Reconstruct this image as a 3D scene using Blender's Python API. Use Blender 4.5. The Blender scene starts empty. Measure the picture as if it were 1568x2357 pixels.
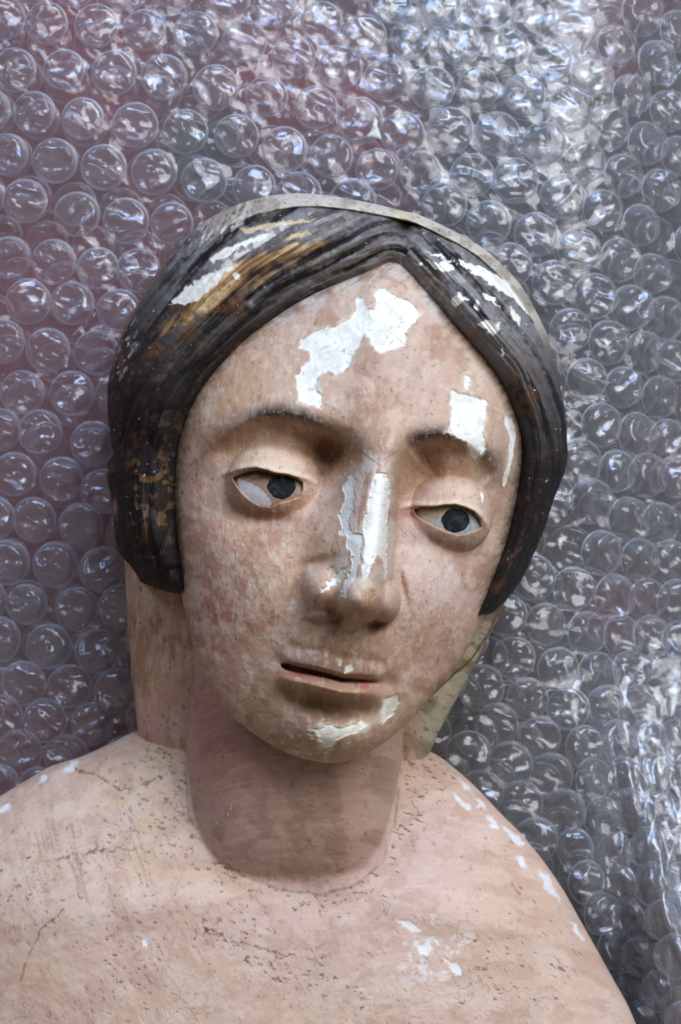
import bpy, math, random
import numpy as np

# ------------------------------------------------------------------ camera, world, lamps, exposure
sc = bpy.context.scene
S = 0.0002                       # metres per drawing unit
CX, CY = 784.0, 1178.5           # drawing-unit origin (x right, y down)
CAM_H = 3.0
REF_Z = 0.08

cam_d = bpy.data.cameras.new("camera")
cam = bpy.data.objects.new("camera", cam_d)
sc.collection.objects.link(cam)
cam.location = (0, 0, CAM_H)
cam.rotation_euler = (0, 0, 0)
cam_d.sensor_fit = 'VERTICAL'
cam_d.sensor_height = 24.0
cam_d.lens = 24.0 * (CAM_H - REF_Z) / (2357 * S)
cam_d.clip_start = 0.1
cam_d.clip_end = 50
cam_d.dof.use_dof = True
cam_d.dof.focus_distance = CAM_H - 0.13
cam_d.dof.aperture_fstop = 8.0
sc.camera = cam

w = bpy.data.worlds.new("World")
sc.world = w
w.use_nodes = True
bg = w.node_tree.nodes["Background"]
bg.inputs[0].default_value = (0.88, 0.84, 0.81, 1)
bg.inputs[1].default_value = 0.20


def area(name, loc, target, sx, sy, power, col):
    l = bpy.data.lights.new(name, 'AREA')
    l.shape = 'RECTANGLE'
    l.size, l.size_y = sx, sy
    l.energy = power
    l.color = col
    o = bpy.data.objects.new(name, l)
    sc.collection.objects.link(o)
    o.location = loc
    d = np.array(target) - np.array(loc)
    from mathutils import Vector
    o.rotation_euler = Vector(d).to_track_quat('-Z', 'Y').to_euler()
    return o


area("window_light", (1.0, 1.25, 1.62), (0, 0, 0.1), 1.8, 1.4, 48, (0.96, 0.97, 1.0))
area("sky_window_light", (0.40, 1.80, 1.20), (0, 0, 0.1), 1.2, 0.8, 36, (0.34, 0.56, 1.0))
area("added_side_light", (-1.3, 1.3, 1.0), (0, 0, 0.1), 0.5, 0.7, 8, (0.45, 0.65, 1.0))  # added lamp, no window known there; gives highlight streaks on the wrap

sc.view_settings.view_transform = 'Standard'
sc.view_settings.look = 'None'
sc.view_settings.exposure = 0.0
sc.view_settings.gamma = 1.0
sc.cycles.transparent_max_bounces = 48
sc.cycles.max_bounces = 10
sc.cycles.caustics_reflective = False
sc.cycles.caustics_refractive = False

# ------------------------------------------------------------------ helpers
rng = np.random.default_rng(7)
random.seed(7)
TAB = rng.random((256, 256)).astype(np.float64)


def smooth(a, b, x):
    t = np.clip((x - a) / (b - a), 0, 1)
    return t * t * (3 - 2 * t)


def vnoise(x, y):
    xi = np.floor(x); yi = np.floor(y)
    fx = x - xi; fy = y - yi
    fx = fx * fx * fx * (fx * (fx * 6 - 15) + 10)
    fy = fy * fy * fy * (fy * (fy * 6 - 15) + 10)
    xi = xi.astype(np.int64) & 255; yi = yi.astype(np.int64) & 255
    x1 = (xi + 1) & 255; y1 = (yi + 1) & 255
    a = TAB[yi, xi]; b = TAB[yi, x1]; c = TAB[y1, xi]; d = TAB[y1, x1]
    return (a + (b - a) * fx) * (1 - fy) + (c + (d - c) * fx) * fy


def fbm(x, y, sx, sy=None, oct=4, seed=0, gain=0.5):
    """roughly 0..1, mean .5"""
    sy = sy or sx
    x = x / sx + seed * 17.37; y = y / sy + seed * 9.13
    s = 0; a = 1; t = 0
    for i in range(oct):
        s = s + a * vnoise(x, y)
        t += a
        a *= gain
        x, y = (x * 1.62 - y * 1.18) + 5.2, (x * 1.18 + y * 1.62) + 1.3
    return s / t


def fbm_dir(x, y, along, across, ang, oct=3, seed=0):
    c, s_ = math.cos(ang), math.sin(ang)
    u = x * c + y * s_; v = -x * s_ + y * c
    u = u / along + seed * 13.1; v = v / across + seed * 7.7
    s = 0; a = 1; t = 0
    for i in range(oct):
        s = s + a * vnoise(u, v); t += a; a *= 0.55
        u = u * 2.03 + 3.1; v = v * 2.03 + 1.7
    return s / t


def ridge(n):
    return 1 - np.abs(2 * n - 1)


def gauss(x, y, cx, cy, sx, sy, ang=0.0):
    c, s_ = math.cos(math.radians(ang)), math.sin(math.radians(ang))
    dx = x - cx; dy = y - cy
    u = dx * c + dy * s_; v = -dx * s_ + dy * c
    return np.exp(-0.5 * ((u / sx) ** 2 + (v / sy) ** 2))


def seg_dist(x, y, pts):
    """distance to polyline, parameter 0..1 along it, signed side (positive = below / right)"""
    pts = np.asarray(pts, float)
    L = np.r_[0, np.cumsum(np.hypot(*np.diff(pts, axis=0).T))]
    best = np.full(x.shape, 1e9); par = np.zeros(x.shape); side = np.zeros(x.shape)
    for i in range(len(pts) - 1):
        a = pts[i]; b = pts[i + 1]; d = b - a
        l2 = d @ d
        t = np.clip(((x - a[0]) * d[0] + (y - a[1]) * d[1]) / l2, 0, 1)
        dx = x - a[0] - t * d[0]; dy = y - a[1] - t * d[1]
        q = dx * dx + dy * dy
        m = q < best
        best = np.where(m, q, best)
        par = np.where(m, (L[i] + t * (L[i + 1] - L[i])) / L[-1], par)
        side = np.where(m, np.sign(d[0] * dy - d[1] * dx), side)
    return np.sqrt(best), par, side


def sd_poly(x, y, pts):
    pts = np.asarray(pts, float)
    out = np.full(x.shape, 1e3)
    lo = pts.min(0) - 40; hi = pts.max(0) + 40
    m = (x > lo[0]) & (x < hi[0]) & (y > lo[1]) & (y < hi[1])
    if not m.any():
        return out
    X = x[m]; Y = y[m]
    best = np.full(X.shape, 1e9); ins = np.zeros(X.shape, bool)
    n = len(pts)
    for i in range(n):
        a = pts[i]; b = pts[(i + 1) % n]; d = b - a
        t = np.clip(((X - a[0]) * d[0] + (Y - a[1]) * d[1]) / max(d @ d, 1e-9), 0, 1)
        best = np.minimum(best, (X - a[0] - t * d[0]) ** 2 + (Y - a[1] - t * d[1]) ** 2)
        if a[1] != b[1]:
            c = ((a[1] > Y) != (b[1] > Y)) & (X < (b[0] - a[0]) * (Y - a[1]) / (b[1] - a[1]) + a[0])
            ins ^= c
    s = np.sqrt(best)
    out[m] = np.where(ins, -s, s)
    return out


def pmask(x, y, pts, soft=1.5, jag=4, seed=1, jscale=9):
    jx = (fbm(x, y, jscale, oct=3, seed=seed) - .5) * 2 * jag
    jy = (fbm(x, y, jscale, oct=3, seed=seed + 5) - .5) * 2 * jag
    return smooth(soft, -soft, sd_poly(x + jx, y + jy, pts))


def zm(pts, x0, y0, f):
    return [(x0 + px * f, y0 + py * f) for px, py in pts]


def Z1(p): return zm(p, 345.2, 863.1, .5871)
def Z2(p): return zm(p, 230.2, 402.8, .7339)
def Z3(p): return zm(p, 230.2, 1323.4, .6605)
def Z4(p): return zm(p, 0, 1611.1, 1.0)
def ZL(p): return zm(p, 489.1, 949.4, .18349)      # left eye
def ZR(p): return zm(p, 863.1, 978.2, .22018)      # right eye
def ZN(p): return zm(p, 633.0, 1150.8, .22018)     # nose and mouth
def ZH(p): return zm(p, 230.2, 575.4, .3418)       # left hair


def lin(r, g, b):
    c = np.array([r, g, b], float) / 255
    return np.where(c <= .04045, c / 12.92, ((c + .055) / 1.055) ** 2.4)


def mixc(col, c, m):
    m = np.clip(m, 0, 1)[..., None]
    return col * (1 - m) + np.asarray(c) * m


def W(x, y, z):
    return np.stack([(x - CX) * S, (CY - y) * S, z * S], -1)


def spline(pts, n, closed=False):
    """Catmull-Rom through pts, n samples evenly in index"""
    p = np.asarray(pts, float)
    m = len(p)
    t = np.linspace(0, m if closed else m - 1, n, endpoint=not closed)
    i = np.floor(t).astype(int)
    if not closed:
        i = np.minimum(i, m - 2)
    f = (t - i)[:, None]
    def g(k):
        return p[k % m] if closed else p[np.clip(k, 0, m - 1)]
    p0, p1, p2, p3 = g(i - 1), g(i), g(i + 1), g(i + 2)
    return .5 * ((2 * p1) + (-p0 + p2) * f + (2 * p0 - 5 * p1 + 4 * p2 - p3) * f ** 2 + (-p0 + 3 * p1 - 3 * p2 + p3) * f ** 3)


def make_mesh(name, verts, quads, tris=None, col=None, smooth_shade=True):
    me = bpy.data.meshes.new(name)
    nv = len(verts)
    me.vertices.add(nv)
    me.vertices.foreach_set("co", np.ascontiguousarray(verts, dtype=np.float32).ravel())
    nq = len(quads); nt = 0 if tris is None else len(tris)
    idx = np.asarray(quads, np.int32).reshape(-1)
    st = np.arange(nq) * 4
    tot = np.full(nq, 4)
    if nt:
        st = np.r_[st, nq * 4 + np.arange(nt) * 3]
        tot = np.r_[tot, np.full(nt, 3)]
        idx = np.r_[idx, np.asarray(tris, np.int32).reshape(-1)]
    me.loops.add(len(idx))
    me.loops.foreach_set("vertex_index", idx.astype(np.int32))
    me.polygons.add(nq + nt)
    me.polygons.foreach_set("loop_start", st.astype(np.int32))
    me.polygons.foreach_set("loop_total", tot.astype(np.int32))
    me.update(calc_edges=True)
    if smooth_shade:
        me.polygons.foreach_set("use_smooth", np.ones(nq + nt, bool))
    if col is not None:
        set_col(me, col)
    me.validate()
    return me


def set_col(me, col):
    a = me.attributes.get("paint") or me.attributes.new("paint", 'FLOAT_COLOR', 'POINT')
    c = np.ones((len(me.vertices), 4), np.float32)
    c[:, :3] = np.clip(col, 0, 1)
    a.data.foreach_set("color", c.ravel())


def grid_quads(nr, nc, wrap):
    r = np.arange(nr - 1)[:, None]
    c = np.arange(nc if wrap else nc - 1)[None, :]
    c2 = (c + 1) % nc
    a = r * nc + c; b = r * nc + c2; d = (r + 1) * nc + c2; e = (r + 1) * nc + c
    return np.stack([a, b, d, e], -1).reshape(-1, 4)


def polar_closed(V, top, bottom):
    """V[nr,nc,3] rings from near the front pole to near the back pole"""
    nr, nc, _ = V.shape
    verts = np.r_[V.reshape(-1, 3), [top], [bottom]]
    q = grid_quads(nr, nc, True)
    c = np.arange(nc); c2 = (c + 1) % nc
    t1 = np.stack([np.full(nc, nr * nc), c2, c], -1)
    base = (nr - 1) * nc
    t2 = np.stack([np.full(nc, nr * nc + 1), base + c, base + c2], -1)
    return verts, q, np.r_[t1, t2]


def link(name, me, mat=None, parent=None):
    o = bpy.data.objects.new(name, me)
    sc.collection.objects.link(o)
    if mat is not None and me is not None:
        me.materials.clear()
        me.materials.append(mat)
    if parent is not None:
        o.parent = parent
    return o


def tag(o, label=None, cat=None, group=None, kind=None):
    if label: o["label"] = label
    if cat: o["category"] = cat
    if group: o["group"] = group
    if kind: o["kind"] = kind
    return o


# ------------------------------------------------------------------ materials
class NT:
    def __init__(s, name):
        s.m = bpy.data.materials.new(name)
        s.m.use_nodes = True
        s.t = s.m.node_tree
        s.t.nodes.clear()

    def n(s, typ, **kw):
        nd = s.t.nodes.new(typ)
        for k, v in kw.items():
            if k.startswith("i_"):
                nd.inputs[int(k[2:]) if k[2:].isdigit() else k[2:]].default_value = v
            else:
                setattr(nd, k, v)
        return nd

    def l(s, a, ao, b, bi):
        s.t.links.new(a.outputs[ao], b.inputs[bi])

    def math(s, op, a, b=None, clamp=False):
        nd = s.n('ShaderNodeMath', operation=op, use_clamp=clamp)
        for i, v in enumerate((a, b)):
            if v is None: continue
            if isinstance(v, tuple): s.l(v[0], v[1], nd, i)
            else: nd.inputs[i].default_value = v
        return nd


def painted_material(name, rough, spec, crack_scale, crack_amt, bump_d, grain):
    t = NT(name)
    at = t.n('ShaderNodeAttribute', attribute_name="paint")
    tc = t.n('ShaderNodeTexCoord')
    n1 = t.n('ShaderNodeTexNoise', i_Scale=900.0, i_Detail=5.0, i_Roughness=.65)
    t.l(tc, 'Object', n1, 'Vector')
    n2 = t.n('ShaderNodeTexNoise', i_Scale=260.0, i_Detail=4.0, i_Roughness=.6)
    t.l(tc, 'Object', n2, 'Vector')
    # grain multiplies the paint a little
    mr = t.n('ShaderNodeMapRange', i_1=.25, i_2=.75, i_3=1 - grain, i_4=1 + grain)
    t.l(n1, 'Fac', mr, 0)
    mr2 = t.n('ShaderNodeMapRange', i_1=.3, i_2=.7, i_3=1 - grain * .7, i_4=1 + grain * .7)
    t.l(n2, 'Fac', mr2, 0)
    g = t.math('MULTIPLY', (mr, 0), (mr2, 0))
    mul = t.n('ShaderNodeVectorMath', operation='SCALE')
    t.l(at, 'Color', mul, 0)
    t.l(g, 0, mul, 'Scale')
    # fine craquelure
    dis = t.n('ShaderNodeTexNoise', i_Scale=120.0, i_Detail=3.0)
    t.l(tc, 'Object', dis, 'Vector')
    sca = t.n('ShaderNodeVectorMath', operation='SCALE'); sca.inputs['Scale'].default_value = .010
    t.l(dis, 'Color', sca, 0)
    add = t.n('ShaderNodeVectorMath', operation='ADD')
    t.l(tc, 'Object', add, 0); t.l(sca, 0, add, 1)
    vo = t.n('ShaderNodeTexVoronoi', feature='DISTANCE_TO_EDGE', i_Scale=crack_scale)
    t.l(add, 0, vo, 'Vector')
    cr = t.n('ShaderNodeMapRange', i_1=.0, i_2=.028, i_3=1.0, i_4=0.0)
    t.l(vo, 'Distance', cr, 0)
    pat = t.n('ShaderNodeTexNoise', i_Scale=42.0, i_Detail=3.0)
    t.l(tc, 'Object', pat, 'Vector')
    pm = t.n('ShaderNodeMapRange', i_1=.5, i_2=.66, i_3=0.0, i_4=crack_amt)
    t.l(pat, 'Fac', pm, 0)
    cm = t.math('MULTIPLY', (cr, 0), (pm, 0))
    mx = t.n('ShaderNodeMix', data_type='RGBA')
    t.l(cm, 0, mx, 'Factor')
    t.l(mul, 0, mx, 6)
    mx.inputs[7].default_value = (.035, .025, .02, 1)
    bs = t.n('ShaderNodeBsdfPrincipled', i_Roughness=rough)
    bs.inputs['Specular IOR Level'].default_value = spec
    t.l(mx, 2, bs, 'Base Color')
    h1 = t.math('MULTIPLY', (n1, 0), .35)
    h2 = t.math('ADD', (h1, 0), (n2, 0))
    h3 = t.math('MULTIPLY', (cm, 0), -.9)
    h4 = t.math('ADD', (h2, 0), (h3, 0))
    bp = t.n('ShaderNodeBump', i_Strength=.55, i_Distance=bump_d)
    t.l(h4, 0, bp, 'Height')
    t.l(bp, 0, bs, 'Normal')
    ro = t.n('ShaderNodeMapRange', i_1=.3, i_2=.7, i_3=rough - .1, i_4=rough + .12)
    t.l(n2, 'Fac', ro, 0); t.l(ro, 0, bs, 'Roughness')
    o = t.n('ShaderNodeOutputMaterial')
    t.l(bs, 0, o, 0)
    return t.m


def film_material(name, milk):
    t = NT(name)
    tc = t.n('ShaderNodeTexCoord')
    nz = t.n('ShaderNodeTexNoise', i_Scale=110.0, i_Detail=2.0, i_Roughness=.5, i_Distortion=.8)
    t.l(tc, 'Object', nz, 'Vector')
    bp = t.n('ShaderNodeBump', i_Strength=.22, i_Distance=.0012)
    t.l(nz, 'Fac', bp, 'Height')
    tr = t.n('ShaderNodeBsdfTransparent'); tr.inputs[0].default_value = (.985, .982, .985, 1)
    gl = t.n('ShaderNodeBsdfGlossy', i_Roughness=.16); gl.inputs[0].default_value = (1, 1, 1, 1)
    t.l(bp, 0, gl, 'Normal')
    df = t.n('ShaderNodeBsdfDiffuse'); df.inputs[0].default_value = (.72, .74, .78, 1)
    tl = t.n('ShaderNodeBsdfTranslucent'); tl.inputs[0].default_value = (.74, .72, .74, 1)
    dm = t.n('ShaderNodeMixShader'); dm.inputs[0].default_value = .45
    t.l(df, 0, dm, 1); t.l(tl, 0, dm, 2)
    fr = t.n('ShaderNodeLayerWeight', i_Blend=.5); t.l(bp, 0, fr, 'Normal')     # Schlick for a thin film, same from both sides
    f5 = t.math('POWER', (fr, 1), 4.0)
    f4 = t.math('MULTIPLY', (f5, 0), .85)
    f2 = t.math('ADD', (f4, 0), .065, True)
    m1 = t.n('ShaderNodeMixShader')
    t.l(f2, 0, m1, 0); t.l(tr, 0, m1, 1); t.l(gl, 0, m1, 2)
    lw = t.n('ShaderNodeLayerWeight', i_Blend=.5)
    pw = t.math('POWER', (lw, 1), 4.5)
    ml = t.math('MULTIPLY', (pw, 0), .7)
    ad = t.math('ADD', (ml, 0), milk, True)
    m2 = t.n('ShaderNodeMixShader')
    t.l(ad, 0, m2, 0); t.l(m1, 0, m2, 1); t.l(dm, 0, m2, 2)
    o = t.n('ShaderNodeOutputMaterial'); t.l(m2, 0, o, 0)
    return t.m


def cloth_material():
    t = NT("dark_red_cloth")
    tc = t.n('ShaderNodeTexCoord')
    n = t.n('ShaderNodeTexNoise', i_Scale=9.0, i_Detail=4.0)
    t.l(tc, 'Object', n, 'Vector')
    r = t.n('ShaderNodeValToRGB')
    r.color_ramp.elements[0].position = .44; r.color_ramp.elements[0].color = (.062, .054, .052, 1)
    r.color_ramp.elements[1].position = .66; r.color_ramp.elements[1].color = (.27, .045, .06, 1)
    sx = t.n('ShaderNodeSeparateXYZ'); t.l(tc, 'Object', sx, 0)
    gx = t.n('ShaderNodeMapRange', i_1=-.12, i_2=.10, i_3=.16, i_4=-.10); t.l(sx, 0, gx, 0)      # redder cloth at the left
    ax = t.math('ADD', (n, 0), (gx, 0), True)
    t.l(ax, 0, r, 0)
    b = t.n('ShaderNodeBsdfPrincipled', i_Roughness=.9)
    t.l(r, 0, b, 'Base Color')
    w1 = t.n('ShaderNodeTexNoise', i_Scale=1500.0, i_Detail=2.0); t.l(tc, 'Object', w1, 'Vector')
    bp = t.n('ShaderNodeBump', i_Strength=.4, i_Distance=.0006); t.l(w1, 'Fac', bp, 'Height'); t.l(bp, 0, b, 'Normal')
    o = t.n('ShaderNodeOutputMaterial'); t.l(b, 0, o, 0)
    return t.m


M_SKIN = painted_material("worn_flesh_paint", .6, .25, 95.0, .34, .00045, .06)
M_HAIR = painted_material("worn_black_paint", .62, .16, 160.0, .12, .0006, .16)
M_IRIS = painted_material("dark_iris_paint", .7, .06, 160.0, .05, .0003, .1)
M_FILM = film_material("clear_bubble_film", .082)
M_SEAM = film_material("milky_weld_seam", .45)
M_FILM2 = film_material("clear_bubble_film_below", .022)
M_SEAM2 = film_material("milky_weld_seam_below", .2)
M_CLOTH = cloth_material()
C = lin

# ------------------------------------------------------------------ statue: shapes
# ---- face
FACE_C = np.array([800.0, 1190.0])
FACE_OUT = [(905, 572), (985, 635), (1060, 712), (1125, 785), (1180, 860), (1210, 940), (1222, 1030), (1212, 1120), (1192, 1220),
            (1162, 1310), (1125, 1395), (1090, 1465), (1040, 1538), (985, 1605), (935, 1658), (885, 1700), (830, 1732), (775, 1747),
            (715, 1742), (655, 1722), (598, 1690), (542, 1648), (495, 1590), (458, 1515), (436, 1440), (418, 1365), (404, 1280),
            (392, 1180), (390, 1080), (402, 985), (430, 905), (475, 835), (540, 765), (620, 705), (705, 655), (800, 615)]
o_ = spline(FACE_OUT, 1600, True) - FACE_C
ang_ = np.arctan2(o_[:, 1], o_[:, 0]); rad_ = np.hypot(o_[:, 0], o_[:, 1])
k_ = np.argsort(ang_); ang_ = ang_[k_]; rad_ = rad_[k_]
ANG = np.r_[ang_ - 2 * np.pi, ang_, ang_ + 2 * np.pi]; RAD = np.r_[rad_, rad_, rad_]
FACE_ZC, FACE_A = 730.0, 1.75


def face_R(phi): return np.interp(phi, ANG, RAD)


def face_rim(phi):
    # phi: 0 = right, +90deg = down
    d = np.cos(phi - math.radians(93))
    return 400 + 185 * smooth(.35, 1.0, d) + 20 * smooth(.2, 1, -d)


def face_base(x, y):
    phi = np.arctan2(y - FACE_C[1], x - FACE_C[0])
    q = np.clip(np.hypot(x - FACE_C[0], y - FACE_C[1]) / face_R(phi), 0, 1)
    return FACE_ZC - (FACE_ZC - face_rim(phi)) * (1 - np.sqrt(np.maximum(1 - q ** FACE_A, 0)))


LE_OPEN = ZL([(290, 835), (380, 780), (480, 750), (600, 735), (700, 755), (800, 785), (950, 803), (1060, 838), (1130, 890), (1130, 980), (1080, 1060),
              (980, 1105), (850, 1130), (740, 1180), (620, 1165), (500, 1100), (400, 1010), (330, 910)])
RE_OPEN = ZR([(410, 892), (480, 864), (560, 864), (640, 860), (720, 847), (820, 844), (920, 870), (1010, 917), (1065, 990), (1080, 1060), (1020, 1100),
              (940, 1125), (850, 1140), (740, 1112), (640, 1070), (560, 1025), (490, 985), (430, 940)])
LE_C, RE_C = (634, 1116), (1028, 1186)
EYE_R = 112.0
LE_B, RE_B = (634, 1134), (1026, 1203)
BROW_L = [(470, 1045), (520, 1000), (575, 966), (640, 953), (700, 962), (760, 990), (815, 1030)]
BROW_R = [(928, 1030), (965, 1008), (1010, 1000), (1060, 1012), (1110, 1045), (1150, 1085)]
BROW_L = [tuple(p) for p in spline(BROW_L, 34)]; BROW_R = [tuple(p) for p in spline(BROW_R, 30)]
NOSE = [(897, 940), (880, 1060), (866, 1150), (854, 1240), (842, 1320), (832, 1385)]
NOSE_BOT = [(660, 1350), (699, 1372), (725, 1398), (765, 1422), (800, 1441), (840, 1442), (880, 1438), (912, 1418), (960, 1380)]
MOUTH = ZN([(60, 1690), (120, 1705), (250, 1740), (400, 1765), (550, 1800), (700, 1842), (850, 1852), (1000, 1862), (1140, 1880)])

LE_LASH = ZL([(130, 795), (240, 760), (400, 708), (560, 690), (700, 722), (820, 762), (950, 776), (1080, 812), (1180, 840), (1260, 880)])
RE_LASH = ZR([(300, 862), (420, 840), (560, 852), (720, 832), (820, 828), (920, 856), (1020, 898), (1090, 960), (1150, 1060)])


def eye_feature(x, y, z, c, zc, op, lash, R=EYE_R, cut=True):
    """bulging ball with lids, cut by the opening"""
    d2 = (x - c[0]) ** 2 + ((y - c[1]) * 1.12) ** 2
    ball = zc + np.sqrt(np.maximum(R * R - d2, 0)) - R
    ball = np.where(d2 < R * R * .98, ball, -1e4)
    k = 13.0                                       # smooth maximum
    h = np.clip(.5 + .5 * (ball - z) / k, 0, 1)
    z2 = np.where(ball > z - 60, z * (1 - h) + ball * h + k * h * (1 - h), z)
    dl, tl, side = seg_dist(x, y, lash)
    z2 = z2 + np.sin(np.pi * np.clip(tl, 0, 1)) ** .7 * 11 * np.exp(-(dl / 14.0) ** 2) * np.where(side < 0, 1, 0) + np.sin(np.pi * np.clip(tl, 0, 1)) ** .7 * 11 * np.exp(-(dl / 5.0) ** 2) * (side >= 0)
    m = smooth(4.0, -4.0, sd_poly(x, y, op))
    dep = 11 + 31 * smooth(30, -8, (y - c[1]) - .12 * (x - c[0]))     # deep under the upper lid, shallow at the lower
    return z2 - dep * m * cut


def smin(a, b, k):
    h = np.clip(.5 + .5 * (b - a) / k, 0, 1)
    return b * (1 - h) + a * h - k * h * (1 - h)


def nose_part(x, y):
    d, t, side = seg_dist(x, y, NOSE)
    # wide ridge, steeper on the right side at the top
    wl = 100 - 18 * t ** 2
    wr = 36 + 12 * t ** 2
    wid = np.where(side > 0, wl, wr)
    prof = np.exp(-(d / wid) ** np.where(side > 0, 1.7, 2.8))
    hgt = 70 + 84 * smooth(0, 1, t) ** 1.1
    db, _, sb = seg_dist(x, y, NOSE_BOT)
    sdn = db * np.where(sb > 0, 1, -1)                                # positive below the nose
    n = hgt * prof * smooth(1420, 1390, y + .18 * (x - 832)) * smooth(905, 1110, y)
    def dome(cx, cy, rx, ry, h, e=.62):
        r2 = ((x - cx) / rx) ** 2 + ((y - cy) / ry) ** 2
        return h * np.maximum(1 - r2, 0) ** e
    tip = dome(829, 1370, 62, 62, 186)
    al = dome(745, 1350, 50, 52, 92)
    ar = dome(881, 1380, 39, 50, 92)
    col = dome(812, 1414, 32, 34, 74)
    for p, k in ((tip, 30), (al, 40), (ar, 26), (col, 12)):           # soft maximum
        h = np.clip(.5 + .5 * (p - n) / k, 0, 1)
        n = n * (1 - h) + p * h + k * h * (1 - h) * smooth(2, 40, np.maximum(p, n))
    return n, sdn


def face_features(x, y, z, cut=True):
    # brows: a carved edge with the socket falling away under it
    for B, a, h in ((BROW_L, 24, 46), (BROW_R, 20, 44)):
        d, t, s_ = seg_dist(x, y, B)
        sdv = d * np.where(s_ > 0, 1, -1)
        env = np.sin(np.pi * np.clip(t * .86 + .07, 0, 1))
        inner = t if B is BROW_L else 1 - t
        z = z + a * np.exp(-(d / (60 - 36 * smooth(-14, 14, sdv))) ** 2) * env
        z = z - h * (.30 + .95 * smooth(.15, .8, inner)) * smooth(0, 30, sdv) * np.exp(-(np.maximum(sdv - 30, 0) / 42) ** 2) * smooth(0, .12, t) * smooth(1, .93, t)
    # sockets
    z = z - 96 * gauss(x, y, 766, 1066, 44, 48, 30) - 30 * gauss(x, y, 650, 1040, 105, 30, 4)
    z = z - 70 * gauss(x, y, 635, 1135, 118, 66, 8)
    z = z - 72 * gauss(x, y, 962, 1100, 33, 48, 0) - 26 * gauss(x, y, 1025, 1092, 76, 28, 10)
    z = z - 62 * gauss(x, y, 1025, 1195, 96, 62, 12)
    z = z - 30 * gauss(x, y, 748, 1150, 34, 40) - 20 * gauss(x, y, 935, 1185, 20, 42)
    # cheeks, muzzle, chin
    z = z + 26 * gauss(x, y, 555, 1330, 105, 95, 20) + 20 * gauss(x, y, 1035, 1345, 75, 90, -15)
    z = z + 30 * gauss(x, y, 775, 1520, 125, 85, 8)
    z = z + 66 * gauss(x, y, 762, 1688, 78, 46, 5)
    z = z - 12 * gauss(x, y, 640, 1440, 26, 70, 35) - 9 * gauss(x, y, 930, 1470, 22, 60, -20)
    # forehead fullness
    z = z + 14 * gauss(x, y, 850, 820, 150, 110, 8)
    # nose
    n, sdn = nose_part(x, y)
    z = z + n
    # nostrils
    z = z - 40 * gauss(x, y, 768, 1404, 15, 11, 28) - 34 * gauss(x, y, 864, 1434, 17, 9, -22)
    # alar crease
    z = z - 18 * gauss(x, y, 735, 1292, 24, 9, -15) - 14 * gauss(x, y, 922, 1345, 7, 30, -12) - 14 * gauss(x, y, 684, 1350, 8, 30, 14)
    z = z - 14 * gauss(x, y, 778, 1370, 8, 22, 20)
    z = z - 8 * gauss(x, y, 790, 1478, 11, 26, 10)
    # mouth
    d, t, s_ = seg_dist(x, y, MOUTH)
    sd = d * np.where(s_ > 0, 1, -1)
    env = np.sin(np.pi * np.clip(t, 0, 1)) ** .6
    ends = smooth(0, .07, t) * smooth(1, .80, t)
    z = z + 27 * env * np.exp(-((sd + 17) / 13) ** 2) - 12 * env * np.exp(-((sd + 46) / 14) ** 2)
    z = z + 42 * env * np.exp(-((sd - 26) / 18) ** 2)
    z = z - 40 * np.sin(np.pi * np.clip(t, 0, 1)) * np.exp(-((sd - 70) / 20) ** 2)
    z = z - 34 * (1 - .55 * t) * np.exp(-(np.maximum(np.abs(sd) - (4.2 * (1 - t) ** 1.3) * ends, 0) / 3.2) ** 2) * ends * (d < 30)
    z = z + 9 * gauss(x, y, 735, 1503, 26, 12, 8) + 8 * gauss(x, y, 806, 1520, 24, 11, 10) + 12 * gauss(x, y, 762, 1578, 44, 15, 8)
    z = z - 12 * gauss(x, y, 645, 1516, 14, 14) - 10 * gauss(x, y, 892, 1566, 14, 14)
    # eyes
    z = eye_feature(x, y, z, LE_C, 694.0, LE_OPEN, LE_LASH, cut=cut)
    z = eye_feature(x, y, z, RE_C, 672.0, RE_OPEN, RE_LASH, R=104, cut=cut)
    return z


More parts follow.
